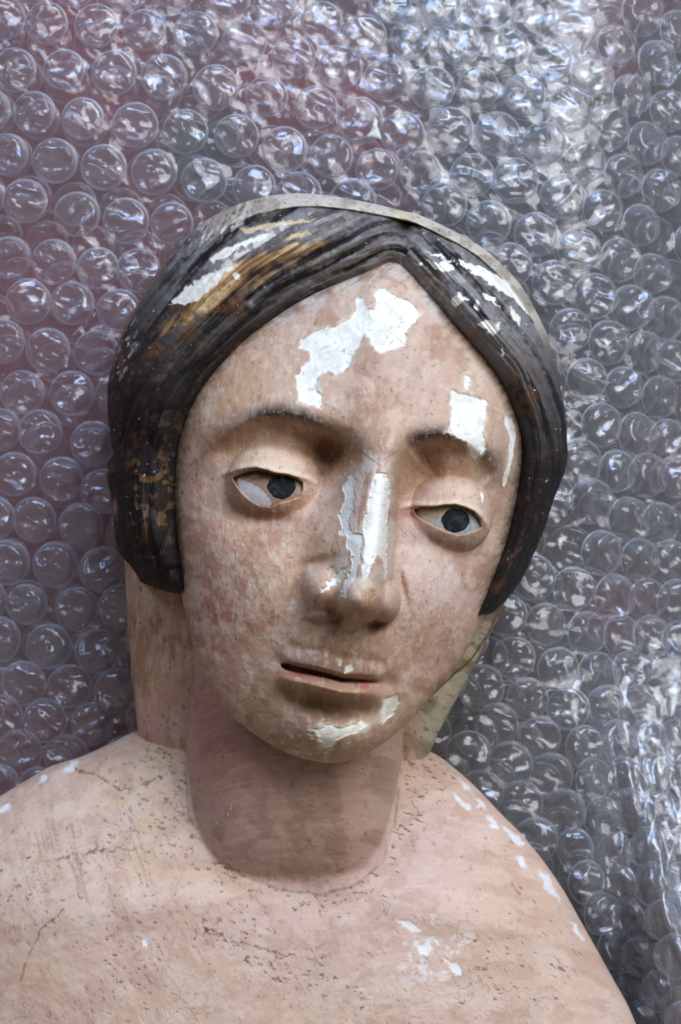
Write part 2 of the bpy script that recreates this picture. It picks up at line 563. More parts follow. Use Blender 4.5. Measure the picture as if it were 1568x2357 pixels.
# losses of paint on the face (white gesso showing)
FACE_WHITE = [
    (Z2([(800, 390), (825, 393), (836, 430), (856, 430), (868, 402), (858, 374), (890, 365), (930, 388), (975, 408), (1002, 440), (985, 470),
         (960, 490), (955, 545), (920, 556), (880, 565), (858, 555), (845, 520), (826, 510), (810, 552), (790, 582), (770, 620), (740, 636),
         (722, 620), (690, 640), (680, 680), (696, 692), (696, 738), (660, 730), (625, 712), (619, 640), (635, 610), (655, 590), (665, 566),
         (628, 550), (640, 520), (690, 490), (740, 480), (790, 455), (806, 430)]), 3.5),
    (Z1([(1170, 65), (1230, 80), (1312, 105), (1310, 160), (1296, 230), (1312, 290), (1270, 337), (1250, 310), (1236, 262), (1158, 232), (1172, 170)]), 3),
    (Z2([(1138, 628), (1156, 640), (1150, 682), (1134, 668)]), 3),
    (Z1([(1384, 160), (1412, 175), (1426, 230), (1416, 300), (1396, 400), (1382, 442), (1372, 428), (1396, 330), (1402, 240), (1380, 190)]), 1.5),
    (ZN([(985, -60), (1000, -180), (1060, -290), (1150, -270), (1195, -100), (1180, 80), (1160, 250), (1165, 420), (1160, 560), (1150, 800), (1135, 830), (1125, 700), (1105, 590),
         (1065, 545), (1030, 590), (1000, 680), (960, 790), (925, 810), (905, 740), (925, 600), (935, 450), (915, 300), (940, 150), (975, 20)]), 3),
    (ZN([(720, -160), (800, -260), (850, -200), (835, -20), (800, 130), (770, 240), (810, 330), (905, 350), (900, 560), (870, 700), (830, 830), (770, 900), (730, 1000),
         (680, 960), (720, 860), (800, 660), (805, 520), (740, 480), (750, 350), (690, 350), (680, 220), (685, 140), (710, 40)]), 5),
    (ZN([(640, 740), (700, 700), (760, 690), (720, 780), (650, 850), (570, 900), (490, 940), (530, 860), (580, 800)]), 5),
    (Z3([(748, 520), (800, 508), (830, 522), (880, 500), (912, 490), (934, 512), (900, 530), (850, 545), (832, 562), (800, 582), (772, 590), (768, 560)]), 4),
    (Z3([(985, 420), (1038, 400), (1040, 432), (1012, 480), (980, 502), (972, 490)]), 3),
    (ZN([(745, 1700), (800, 1690), (825, 1730), (790, 1760), (730, 1770)]), 3),
    (ZN([(660, 1650), (690, 1640), (690, 1690), (660, 1700)]), 3),
    (ZR([(1068, 710), (1095, 705), (1112, 770), (1095, 810), (1075, 770)]), 2),
]


def face_white(x, y):
    m = np.zeros(x.shape)
    for i, (p, j) in enumerate(FACE_WHITE):
        m = np.maximum(m, pmask(x, y, p, 2.2, j * 1.5, seed=3 + i, jscale=12))
    # flakes scattered on chin, forehead and nose sides
    f = smooth(.63, .68, fbm(x, y, 13, oct=3, seed=41)) * np.clip(
        .9 * gauss(x, y, 740, 1690, 70, 35) + .7 * gauss(x, y, 770, 1500, 60, 16) + .5 * gauss(x, y, 890, 640, 70, 25, -25), 0, 1) * .7
    return np.clip(np.maximum(m, f), 0, 1)


def skin_face_paint(x, y):
    n_big = fbm(x, y, 90, oct=4, seed=2)
    n_mid = fbm(x, y, 26, oct=4, seed=4)
    n_fine = fbm(x, y, 9, oct=3, seed=6)
    fl = fbm_dir(x, y, 34, 13, math.radians(97), seed=8)           # vertical flaking
    col = np.broadcast_to(C(194, 160, 134), x.shape + (3,)).copy()
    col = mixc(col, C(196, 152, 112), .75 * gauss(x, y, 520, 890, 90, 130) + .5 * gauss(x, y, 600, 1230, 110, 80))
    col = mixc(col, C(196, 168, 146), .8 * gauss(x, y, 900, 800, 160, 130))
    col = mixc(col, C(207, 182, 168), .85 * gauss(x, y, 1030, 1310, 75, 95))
    col = mixc(col, C(164, 108, 90), .8 * gauss(x, y, 455, 1390, 75, 150, -8) + .55 * gauss(x, y, 590, 1420, 60, 40))  # rosy left cheek, deepened to paint in that side's shade
    col = mixc(col, C(184, 136, 120), .55 * gauss(x, y, 425, 1110, 35, 130))  # left edge darkened too, shaded side painted in
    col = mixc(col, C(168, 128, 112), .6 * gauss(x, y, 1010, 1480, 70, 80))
    col = mixc(col, C(162, 120, 94), .6 * smooth(.5, .66, n_big))
    col = mixc(col, C(214, 190, 166), .45 * smooth(.5, .68, n_mid))
    # ochre eye hollows with part of the socket shade painted in, and brows
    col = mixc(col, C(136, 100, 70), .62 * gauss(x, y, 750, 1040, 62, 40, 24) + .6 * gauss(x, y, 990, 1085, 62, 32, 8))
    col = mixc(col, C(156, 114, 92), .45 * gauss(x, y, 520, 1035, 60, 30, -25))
    for B, o in ((BROW_L, 0), (BROW_R, 9)):
        d, t, s_ = seg_dist(x, y, B)
        e = np.exp(-(d / (14 + 9 * n_mid)) ** 2) * (.35 + .65 * smooth(.28, .42, t) * smooth(1.0, .62, t) if o == 0 else smooth(0, .1, t) * smooth(1.05, .8, t))
        col = mixc(col, C(56, 46, 44), .95 * e * smooth(.22, .5, n_fine + .25 * n_mid))
    col = mixc(col, C(120, 104, 96), .55 * gauss(x, y, 1130, 1090, 26, 50, 12))
    # upper lids lighter, worn; their lit band is painted in
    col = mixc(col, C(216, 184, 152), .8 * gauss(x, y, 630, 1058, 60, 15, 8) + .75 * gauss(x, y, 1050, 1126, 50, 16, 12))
    for L_, Cc in ((LE_LASH, C(98, 60, 36)), (RE_LASH, C(105, 72, 48))):
        d, t, s_ = seg_dist(x, y, L_)
        col = mixc(col, Cc, .9 * np.sin(np.pi * np.clip(t, 0, 1)) ** .6 * np.exp(-((d - 4) / 6) ** 2) * (s_ > 0) * smooth(.25, .5, n_fine + .15))  # shading under the lid painted in below the lash line
        col = mixc(col, C(228, 202, 168), .7 * np.exp(-((d - 6) / 6) ** 2) * (s_ < 0))
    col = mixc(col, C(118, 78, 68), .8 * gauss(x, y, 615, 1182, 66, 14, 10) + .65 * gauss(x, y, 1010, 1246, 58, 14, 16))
    col = mixc(col, C(140, 58, 48), .85 * gauss(x, y, 948, 1182, 12, 8))
    col = mixc(col, C(150, 80, 66), .7 * gauss(x, y, 545, 1120, 9, 22, -20))
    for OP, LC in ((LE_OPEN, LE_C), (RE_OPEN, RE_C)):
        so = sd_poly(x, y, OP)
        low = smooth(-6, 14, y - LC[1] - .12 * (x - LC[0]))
        col = mixc(col, C(134, 98, 80), .75 * np.exp(-((so - 1) / 7) ** 2) * low * (.5 + .5 * n_mid))  # brown shading of the lower lid painted along its rim
    # lower face grime, brown nose tip; shade of nostrils and under-lip hollow painted in
    col = mixc(col, C(132, 100, 82), .6 * gauss(x, y, 770, 1475, 120, 45) * smooth(.4, .6, n_mid))
    col = mixc(col, C(118, 84, 66), .7 * gauss(x, y, 755, 1612, 75, 22, 8))
    col = mixc(col, C(146, 112, 86), .6 * gauss(x, y, 680, 1610, 110, 70) + .4 * gauss(x, y, 790, 1700, 110, 40))
    col = mixc(col, C(92, 58, 46), .8 * gauss(x, y, 762, 1408, 24, 11, 24) + .6 * gauss(x, y, 865, 1438, 26, 9, -14))
    col = mixc(col, C(150, 112, 62), .75 * gauss(x, y, 850, 1355, 26, 34) * smooth(.42, .6, fl))
    col = mixc(col, C(140, 100, 56), .6 * gauss(x, y, 830, 1405, 40, 12))
    # mouth
    d, t, s_ = seg_dist(x, y, MOUTH)
    col = mixc(col, C(78, 32, 28), .93 * smooth(6.5, 2, d - 4.2 * (1 - t) ** 1.3 * smooth(0, .1, t)) * (1 - .35 * smooth(.5, .9, t)) * smooth(0, .03, t) * smooth(1, .9, t))
    col = mixc(col, C(165, 62, 66), .85 * (gauss(x, y, 838, 1573, 18, 6, 6) + gauss(x, y, 685, 1546, 26, 5, 10)))
    lip = smooth(.02, .15, t) * smooth(1, .85, t)
    col = mixc(col, C(170, 126, 94), .7 * lip * (s_ > 0) * np.exp(-((d - 28) / 14) ** 2))
    col = mixc(col, C(108, 88, 72), .75 * lip * (s_ < 0) * np.exp(-((d - 20) / 14) ** 2))
    col = mixc(col, C(158, 98, 86), .25 * lip * (s_ > 0) * np.exp(-((d - 9) / 7) ** 2) * smooth(.3, .6, n_mid) + .35 * lip * (s_ < 0) * np.exp(-((d - 13) / 8) ** 2))
    # flaking light specks, dark pits
    zone = np.clip(.30 + .8 * gauss(x, y, 720, 1480, 140, 70) + .75 * gauss(x, y, 590, 1380, 130, 130) + .8 * gauss(x, y, 1010, 1400, 80, 110) + .8 * gauss(x, y, 760, 1640, 140, 60)
                   + .4 * gauss(x, y, 880, 880, 160, 140), 0, 1)
    col = mixc(col, C(210, 190, 164), .34 * zone * smooth(.57, .72, fl))
    col = mixc(col, C(172, 130, 110), .22 * smooth(.42, .28, fl))
    col = mixc(col, C(110, 88, 72), .55 * smooth(.24, .18, n_fine))
    col = mixc(col, C(205, 196, 176), .6 * smooth(.84, .88, fbm(x, y, 7, oct=2, seed=23)))
    # top of the forehead, whitish at the hair edge
    d, t, s_ = seg_dist(x, y, HAIRLINE)
    col = mixc(col, C(196, 186, 172), .75 * np.exp(-(d / 26) ** 2) * smooth(780, 700, y) * smooth(.35, .6, n_mid))
    col = mixc(col, C(84, 72, 64), .5 * np.exp(-(d / 12) ** 2) * smooth(.38, .58, fbm_dir(x, y, 22, 6, math.radians(-30), oct=3, seed=26)))
    # bridge of the nose: bare gesso
    wmask = face_white(x, y)
    tone = .93 + .14 * (n_mid - .5)
    for i, (p, j) in enumerate(FACE_WHITE):
        sdw = sd_poly(x + 16 * (fbm(x, y, 22, oct=3, seed=150 + i) - .5), y + 16 * (fbm(x, y, 22, oct=3, seed=160 + i) - .5), p)
        col = mixc(col, C(212, 196, 170), .7 * smooth(9, 2, sdw) * smooth(.42, .6, fbm(x, y, 18, oct=3, seed=170)))
        col = mixc(col, C(138, 104, 78), .5 * np.exp(-((sdw - 2.5) / 2.2) ** 2) * smooth(.48, .66, fbm(x, y, 15, oct=3, seed=171)))
    br = pmask(x, y, [(846, 1050), (900, 1060), (908, 1150), (904, 1250), (894, 1335), (840, 1345), (770, 1350), (790, 1250), (800, 1150)], 12, 14, seed=175, jscale=26)
    col = mixc(col, C(208, 192, 174), .65 * br * smooth(.3, .55, fl))
    wcol = np.broadcast_to(C(233, 227, 213), x.shape + (3,))
    wcol = mixc(wcol, C(216, 208, 190), .8 * smooth(.5, .72, n_mid)); wcol = mixc(wcol, C(176, 158, 134), .6 * smooth(.72, .8, n_fine))
    col = col * (1 - wmask[..., None]) + wcol * wmask[..., None]
    col = mixc(col, C(228, 222, 204), .8 * smooth(1.0, .4, np.hypot(x - 862, y - 751) / 20))
    # brown rims of the losses
    return col


# hair guide lines: inner edge (hairline) and outer silhouette, left end to right end
HA = [(428, 1352), (413, 1250), (408, 1150), (412, 1060), (430, 980), (465, 910), (510, 850), (570, 790), (640, 738), (720, 690), (800, 654), (860, 630), (905, 610),
      (945, 640), (990, 695), (1040, 755), (1095, 815), (1145, 880), (1178, 950), (1195, 1020), (1190, 1110), (1170, 1215), (1146, 1290), (1116, 1365), (1098, 1405)]
HB = [(414, 1364), (326, 1326), (264, 1226), (254, 1120), (256, 1030), (248, 930), (258, 850), (283, 770), (340, 665), (430, 540), (560, 466), (720, 447), (930, 487),
      (1060, 543), (1140, 595), (1210, 672), (1255, 765), (1285, 860), (1301, 960), (1307, 1060), (1275, 1150), (1240, 1240), (1202, 1325), (1142, 1395), (1106, 1412)]
HAIRLINE = spline(HA, 70)


def build_face():
    nphi = 700
    phi = np.linspace(-np.pi, np.pi, nphi, endpoint=False)
    R = face_R(phi)
    # even spacing along the profile
    qq = np.sin(np.linspace(0, np.pi / 2, 4000))
    zz = 270 * np.sqrt(np.maximum(1 - qq ** FACE_A, 0))
    L = np.r_[0, np.cumsum(np.hypot(np.diff(qq * 480), np.diff(zz) * .6))]
    q = np.interp(np.linspace(0, L[-1], 300)[1:], L, qq)
    Q, PH = np.meshgrid(q, phi, indexing='ij')
    RR = np.broadcast_to(R, Q.shape)
    x = FACE_C[0] + Q * RR * np.cos(PH); y = FACE_C[1] + Q * RR * np.sin(PH)
    rim = face_rim(PH)
    z = FACE_ZC - (FACE_ZC - rim) * (1 - np.sqrt(np.maximum(1 - Q ** FACE_A, 0)))
    z = face_features(x, y, z)
    wm = face_white(x, y)
    z = z - 4.2 * smooth(.35, .65, wm)
    z = z + 3.2 * (fbm(x, y, 42, oct=4, seed=11) - .5) + 2.2 * (fbm(x, y, 14, oct=3, seed=12) - .5)
    z = z + .9 * smooth(.52, .64, fbm_dir(x, y, 34, 13, math.radians(97), seed=8)) * (1 - wm)
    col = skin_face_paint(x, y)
    V = W(x, y, z)
    # underside
    s2 = np.linspace(0, np.pi / 2, 44)[1:-1]
    q2 = np.cos(s2)
    xr = x[-1]; yr = y[-1]; zr = z[-1]
    X2 = FACE_C[0] + q2[:, None] * (xr - FACE_C[0]); Y2 = FACE_C[1] + q2[:, None] * (yr - FACE_C[1])
    Z2_ = zr - (zr - 150) * np.sqrt(1 - q2[:, None] ** FACE_A)
    V2 = W(X2, Y2, Z2_)
    c2 = np.broadcast_to(C(150, 112, 92), X2.shape + (3,))
    Vall = np.concatenate([V, V2]); call = np.concatenate([col, c2])
    top = np.array([FACE_C[0]]), np.array([FACE_C[1]])
    zt = face_features(top[0], top[1], np.array([FACE_ZC]))
    vt = W(top[0], top[1], zt)[0]
    vb = W(np.array([FACE_C[0]]), np.array([FACE_C[1]]), np.array([150.0]))[0]
    verts, qd, tr = polar_closed(Vall, vt, vb)
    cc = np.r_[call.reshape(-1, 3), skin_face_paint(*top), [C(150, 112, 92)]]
    return make_mesh("face", verts, qd, tr, cc)


# ---- shoulders and chest
BUST_C = np.array([660.0, 2680.0])
BUST_OUT = [(660, 1660), (860, 1690), (992, 1738), (1060, 1786), (1110, 1832), (1160, 1885), (1205, 1930), (1255, 1990), (1302, 2058), (1343, 2130), (1384, 2203),
            (1424, 2275), (1462, 2345), (1500, 2450), (1530, 2600), (1530, 2800), (1440, 3000), (1200, 3120), (660, 3180), (120, 3120), (-180, 3000), (-330, 2800),
            (-370, 2600), (-350, 2400), (-290, 2200), (-200, 2010), (-100, 1900), (0, 1836), (60, 1800), (110, 1772), (180, 1750), (250, 1718), (312, 1690), (440, 1668)]
o_ = spline(BUST_OUT, 2400, True) - BUST_C
ang_ = np.arctan2(o_[:, 1], o_[:, 0]); rad_ = np.hypot(o_[:, 0], o_[:, 1])
k_ = np.argsort(ang_); ang_ = ang_[k_]; rad_ = rad_[k_]
BANG = np.r_[ang_ - 2 * np.pi, ang_, ang_ + 2 * np.pi]; BRAD = np.r_[rad_, rad_, rad_]
BUST_ZC, BUST_RIM, BUST_A = 555.0, 150.0, 2.2
SEAM = [(425, 1700), (428, 1800), (436, 1880), (480, 1952), (560, 2012), (650, 2044), (740, 2056), (820, 2032), (880, 1982), (908, 1900), (920, 1800), (926, 1720)]
CHEST_WHITE = [
    Z4([(1040, 215), (1075, 240), (1085, 262), (1060, 250)]), 
    Z3([(1255, 720), (1290, 745), (1300, 775), (1275, 760)]), Z3([(1310, 785), (1345, 800), (1350, 830), (1325, 815)]),
    Z3([(1355, 845), (1390, 870), (1395, 900), (1365, 890)]), Z3([(1405, 885), (1450, 905), (1490, 950), (1470, 955), (1430, 925)]),
    Z3([(1455, 990), (1480, 1000), (1500, 1030), (1475, 1020)]), Z3([(1540, 1040), (1560, 1060), (1590, 1120), (1560, 1100)]),
    Z4([(1188, 366), (1205, 374), (1218, 394), (1200, 388)]), Z4([(1248, 400), (1270, 415), (1290, 460), (1300, 478), (1268, 450), (1252, 430)]),
    Z4([(1318, 515), (1335, 535), (1350, 565), (1330, 548)]),
    Z4([(955, 555), (985, 550), (1000, 565), (985, 580), (962, 578)]), Z4([(1020, 590), (1050, 600), (1065, 630), (1040, 622)]),
    Z4([(915, 500), (950, 505), (965, 525), (935, 522)]),
    Z4([(330, 545), (342, 543), (340, 560), (328, 558)]),
    Z4([(135, 170), (160, 150), (180, 150), (165, 168)]), Z4([(85, 185), (105, 178), (100, 195), (78, 198)]),
    Z4([(-20, 268), (10, 248), (22, 252), (-5, 275)]),
]
CHEST_CRACKS = [Z4([(165, 166), (205, 172), (235, 185), (265, 203), (300, 212)]),
                Z4([(135, 370), (190, 352), (250, 345), (330, 340)]),
                Z4([(150, 480), (100, 520), (60, 600), (50, 640)]),
                Z4([(470, 520), (540, 545), (620, 570), (700, 585), (745, 605)])]


def body_chest_paint(x, y, z):
    xs = x + .5 * z; ys = y + .4 * z
    n_big = fbm(xs, ys, 150, oct=4, seed=52)
    n_mid = fbm(xs, ys, 40, oct=4, seed=53)
    n_fine = fbm(xs, ys, 9, oct=3, seed=54)
    col = np.broadcast_to(C(209, 177, 154), x.shape + (3,)).copy()
    col = mixc(col, C(214, 180, 146), .7 * smooth(.48, .64, n_big) * smooth(1100, 500, x) + .5 * gauss(x, y, 1150, 2060, 150, 110))
    col = mixc(col, C(212, 180, 170), .7 * gauss(x, y, 960, 1900, 110, 110) + .5 * gauss(x, y, 700, 2130, 260, 60))
    col = mixc(col, C(192, 156, 132), .6 * smooth(.5, .68, n_mid))
    col = mixc(col, C(200, 162, 138), .5 * gauss(x, y, 120, 2300, 350, 130))
    col = mixc(col, C(220, 196, 174), .45 * smooth(.55, .7, fbm(xs, ys, 60, oct=4, seed=59)))
    d, t, s_ = seg_dist(x, y, SEAM)
    # grime lying round the neck seam and in patches
    zone = np.clip(.22 + .85 * np.exp(-(d / 48) ** 2) + .8 * gauss(x, y, 350, 1850, 90, 110) + .8 * gauss(x, y, 960, 1800, 60, 70)
                   + .7 * gauss(x, y, 540, 2160, 110, 40, 18) + .7 * gauss(x, y, 290, 2220, 50, 110) + .45 * gauss(x, y, 60, 2050, 120, 60)
                   + .6 * gauss(x, y, 680, 2240, 100, 30, 10) + .5 * gauss(x, y, 1180, 2230, 110, 70), 0, 1)
    sp = fbm_dir(xs, ys, 17, 5.5, math.radians(24), seed=61)
    sp2 = fbm_dir(xs, ys, 26, 4.5, math.radians(58), seed=63)
    hz = fbm(xs, ys, 46, oct=3, seed=64)
    col = mixc(col, C(60, 50, 46), .7 * smooth(.75, .82, sp + .16 * zone - .08) * smooth(.2, .6, zone + hz - .35))
    col = mixc(col, C(112, 84, 66), .5 * smooth(.73, .80, sp2 + .10 * zone - .04) * smooth(.42, .55, hz))
    scr = fbm_dir(xs, ys, 120, 5, math.radians(62), oct=2, seed=66)
    col = mixc(col, C(150, 114, 92), .55 * smooth(.66, .74, scr) * gauss(x, y, 180, 1960, 130, 90))
    col = mixc(col, C(246, 226, 208), .10 * smooth(.68, .80, fbm_dir(xs, ys, 60, 7, math.radians(-8), oct=2, seed=67)))
    col = mixc(col, C(84, 68, 58), .6 * np.exp(-(d / 4.0) ** 2) * smooth(.38, .62, n_mid + .2 * n_fine))
    for p in CHEST_CRACKS:
        d2, t2, _ = seg_dist(x + 14 * (n_mid - .5), y + 18 * (fbm(x, y, 16, oct=3, seed=70) - .5), p)
        col = mixc(col, C(82, 68, 48), .85 * np.exp(-(d2 / 1.8) ** 2) * smooth(.3, .5, n_mid + .1))
    m = np.zeros(x.shape)
    for i, p in enumerate(CHEST_WHITE):
        m = np.maximum(m, pmask(x, y, p, 3.2, 8, seed=80 + i, jscale=13))
    m = np.maximum(m, .75 * smooth(.62, .72, fbm(x, y, 26, oct=4, seed=99)) * gauss(x, y, 985, 2180, 70, 55))
    col = mixc(col, C(234, 230, 224), m * (.75 + .3 * smooth(.35, .6, n_fine)))
    return col, np.maximum(m, .5 * smooth(.73, .80, sp + .16 * zone - .08))


NK_Y = np.array([1380, 1700, 1960, 2110, 2330.0]); NK_Z = np.array([560, 535, 505, 360, 280.0]); NK_E = 2.7

_k = np.hanning(131); _k /= _k.sum()
NK_YS = np.linspace(1180, 2530, 676)
NK_ZS = np.convolve(np.pad(np.interp(NK_YS, NK_Y, NK_Z), 65, mode='edge'), _k, 'valid')


def neck_edges(y):
    xl = np.interp(y, [1380, 1550, 1750, 1880, 2000, 2330], [450, 436, 424, 426, 436, 460])
    xr = np.interp(y, [1380, 1550, 1750, 1880, 2000, 2330], [950, 942, 928, 914, 902, 880])
    return xl, xr


def neck_front(x, y):
    xl, xr = neck_edges(y)
    u = np.abs((x - (xl + xr) / 2) / ((xr - xl) / 2))
    zt = np.interp(y, NK_YS, NK_ZS)
    return np.where(u < 1, 200 + (zt - 200) * np.maximum(1 - u ** NK_E, 0) ** (1 / NK_E), 0)


def build_bust():
    nphi = 1500
    phi = np.linspace(-np.pi, np.pi, nphi, endpoint=False)
    R = np.interp(phi, BANG, BRAD)
    qq = np.sin(np.linspace(0, np.pi / 2, 4000))
    zz = (BUST_ZC - BUST_RIM) * np.sqrt(np.maximum(1 - qq ** BUST_A, 0))
    L = np.r_[0, np.cumsum(np.hypot(np.diff(qq * 1000), np.diff(zz)))]
    q = np.interp(np.r_[np.linspace(0, L[-1] * .25, 40)[1:-1], np.linspace(L[-1] * .25, L[-1], 300)], L, qq)
    Q, PH = np.meshgrid(q, phi, indexing='ij')
    x = BUST_C[0] + Q * R * np.cos(PH); y = BUST_C[1] + Q * R * np.sin(PH)
    z = BUST_ZC - (BUST_ZC - BUST_RIM) * (1 - np.sqrt(np.maximum(1 - Q ** BUST_A, 0)))
    # modelling: hollow round the neck, collar bones, shoulders
    d, t, s_ = seg_dist(x, y, SEAM)
    z = z - 16 * np.exp(-(d / 60) ** 2) * smooth(1.0, .9, Q)
    # the neck grows out of the chest with a soft fillet
    nz = neck_front(x, y) - 8 + 16 * smooth(1760, 1850, y)
    h = np.clip(.5 + .5 * (nz - z) / 13.0, 0, 1)
    z = np.where(Q < .995, z * (1 - h) + nz * h + 13.0 * h * (1 - h) * .7, z)
    z = z + 14 * gauss(x, y, 330, 2080, 190, 34, -6) + 14 * gauss(x, y, 1010, 2090, 150, 34, 14)
    z = z + 22 * gauss(x, y, 80, 2060, 160, 140) + 22 * gauss(x, y, 1170, 2120, 110, 150)
    z = z - 16 * gauss(x, y, 690, 2300, 60, 160)
    col, m = body_chest_paint(x, y, z)
    ins = sd_poly(x + 12 * (fbm(x, y, 18, oct=3, seed=35) - .5), y + 12 * (fbm(x, y, 18, oct=3, seed=31) - .5), SEAM + [(926, 1500), (425, 1500)])
    nm = smooth(5, -9, ins)
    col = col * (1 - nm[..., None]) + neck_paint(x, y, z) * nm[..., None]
    m = m * (1 - nm)
    z = z - 2.0 * m + 5 * (fbm(x, y, 70, oct=4, seed=33) - .5) + 1.8 * (fbm(x, y, 15, oct=3, seed=34) - .5)
    V = W(x, y, z)
    s2 = np.linspace(0, np.pi / 2, 40)[1:-1]
    q2 = np.cos(s2)[:, None]
    X2 = BUST_C[0] + q2 * (x[-1] - BUST_C[0]); Y2 = BUST_C[1] + q2 * (y[-1] - BUST_C[1])
    Z2_ = z[-1] - (z[-1] - 33) * (1 - q2 ** 6) ** .5
    c2, _ = body_chest_paint(X2, Y2, Z2_)
    Vall = np.concatenate([V, W(X2, Y2, Z2_)]); call = np.concatenate([col, c2])
    a = np.array([BUST_C[0]]), np.array([BUST_C[1]])
    verts, qd, tr = polar_closed(Vall, W(a[0], a[1], np.array([BUST_ZC]))[0], W(a[0], a[1], np.array([33.0]))[0])
    cc = np.r_[call.reshape(-1, 3), [C(215, 180, 155)], [C(200, 165, 140)]]
    return make_mesh("bust", verts, qd, tr, cc)


def tube_y(name, ys, xl, xr, zc, zt, zbot, expo, nphi, disp, paint):
    """column along y: edges xl/xr, axis height zc, front height zt"""
    th = np.linspace(0, 2 * np.pi, nphi, endpoint=False)
    cs = np.cos(th); sn = np.sin(th)
    ux = np.sign(cs) * np.abs(cs) ** (2 / expo); uz = np.sign(sn) * np.abs(sn) ** (2 / expo)
    cx = (xl + xr) / 2; hw = (xr - xl) / 2
    x = cx[:, None] + hw[:, None] * ux
    y = np.broadcast_to(ys[:, None], x.shape).copy()
    z = zc + np.where(uz > 0, uz * (zt[:, None] - zc), uz * (zc - zbot))
    dx, dz = disp(x, y, z)
    x = x + dx * (uz > -.3); z = z + dz * (uz > 0)
    col = paint(x, y, z)
    V = W(x, y, z)
    verts, qd, tr = polar_closed(V, V[0].mean(0), V[-1].mean(0))
    cc = np.r_[col.reshape(-1, 3), col[:1, 0], col[-1:, 0]]
    return make_mesh(name, verts, qd[:, ::-1], tr[:, ::-1], cc)


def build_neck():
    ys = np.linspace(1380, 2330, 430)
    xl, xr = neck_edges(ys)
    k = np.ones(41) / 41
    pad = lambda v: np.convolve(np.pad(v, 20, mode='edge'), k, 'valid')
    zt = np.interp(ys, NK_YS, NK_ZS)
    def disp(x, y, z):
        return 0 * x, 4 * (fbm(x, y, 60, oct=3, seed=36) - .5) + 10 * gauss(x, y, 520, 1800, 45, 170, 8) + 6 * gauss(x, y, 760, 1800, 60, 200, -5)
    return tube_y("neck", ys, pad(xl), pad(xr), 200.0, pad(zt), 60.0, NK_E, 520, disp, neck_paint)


def neck_paint(x, y, z):
    if True:
        xs = x + .4 * z; ys_ = y + .2 * z
        n_mid = fbm(xs, ys_, 40, oct=4, seed=37); n_f = fbm(xs, ys_, 9, oct=3, seed=38)
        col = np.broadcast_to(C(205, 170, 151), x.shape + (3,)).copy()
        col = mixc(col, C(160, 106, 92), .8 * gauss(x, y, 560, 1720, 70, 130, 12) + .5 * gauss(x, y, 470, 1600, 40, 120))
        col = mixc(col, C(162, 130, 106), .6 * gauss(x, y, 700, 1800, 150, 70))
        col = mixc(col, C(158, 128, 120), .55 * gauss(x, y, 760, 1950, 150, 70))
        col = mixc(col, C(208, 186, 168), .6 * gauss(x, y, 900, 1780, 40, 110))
        col = mixc(col, C(146, 110, 94), .5 * smooth(.5, .66, n_mid))
        st = fbm_dir(xs, ys_, 80, 7, math.radians(-6), seed=39)
        col = mixc(col, C(200, 166, 144), .2 * smooth(.56, .7, st)); col = mixc(col, C(140, 110, 98), .16 * smooth(.44, .32, st))
        col = mixc(col, C(110, 84, 72), .4 * smooth(.26, .18, n_f))
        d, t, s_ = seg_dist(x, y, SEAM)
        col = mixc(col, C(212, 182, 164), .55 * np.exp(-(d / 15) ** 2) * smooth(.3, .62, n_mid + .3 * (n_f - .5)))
        return col


SLAB_CRACK = Z3([(1455, 50), (1400, 130), (1360, 210), (1320, 270), (1285, 318), (1235, 352), (1185, 395), (1150, 430)])


def build_slab():
    ys = np.linspace(1120, 1900, 380)
    xl = np.interp(ys, [1120, 1230, 1300, 1400, 1550, 1620, 1690, 1800, 1900], [280, 276, 281, 285, 296, 303, 311, 330, 350])
    xr = np.interp(ys, [1120, 1250, 1340, 1430, 1530, 1620, 1690, 1740, 1900], [1215, 1215, 1192, 1150, 1100, 1052, 1014, 992, 960])
    zt = np.interp(ys, [1120, 1600, 1900], [350, 330, 270])
    def disp(x, y, z):
        d, _, _ = seg_dist(x, y, SLAB_CRACK)
        n = fbm(x + z, y + z, 30, oct=3, seed=43) - .5
        return 5 * n, 6 * n - 9 * np.exp(-(d / 3.0) ** 2)
    def paint(x, y, z):
        xs = x + .6 * z; ys_ = y + .2 * z
        n_mid = fbm(xs, ys_, 45, oct=4, seed=44); n_f = fbm(xs, ys_, 8, oct=3, seed=45)
        col = np.broadcast_to(C(190, 150, 124), x.shape + (3,)).copy()
        col = mixc(col, C(186, 180, 156), smooth(900, 1000, x))
        col = mixc(col, C(154, 118, 88), .7 * smooth(.48, .64, n_mid) * smooth(1000, 900, x))
        col = mixc(col, C(196, 152, 142), .7 * gauss(x, y, 370, 1665, 90, 30))
        col = mixc(col, C(128, 122, 98), .7 * smooth(.5, .64, n_mid) * smooth(900, 1000, x))
        col = mixc(col, C(210, 186, 160), .5 * smooth(.58, .7, fbm_dir(xs, ys_, 70, 12, math.radians(92), seed=46)))
        col = mixc(col, C(80, 60, 46), .6 * smooth(.29, .21, n_f))
        d, t, s_ = seg_dist(x + 10 * (n_mid - .5), y, SLAB_CRACK)
        col = mixc(col, C(60, 48, 34), .9 * np.exp(-(d / 2.6) ** 2))
        col = mixc(col, C(140, 104, 58), .6 * np.exp(-(d / 12) ** 2) * smooth(.45, .6, n_mid))
        return col
    return tube_y("slab", ys, xl, xr, 180.0, zt, 45.0, 2.8, 420, disp, paint)


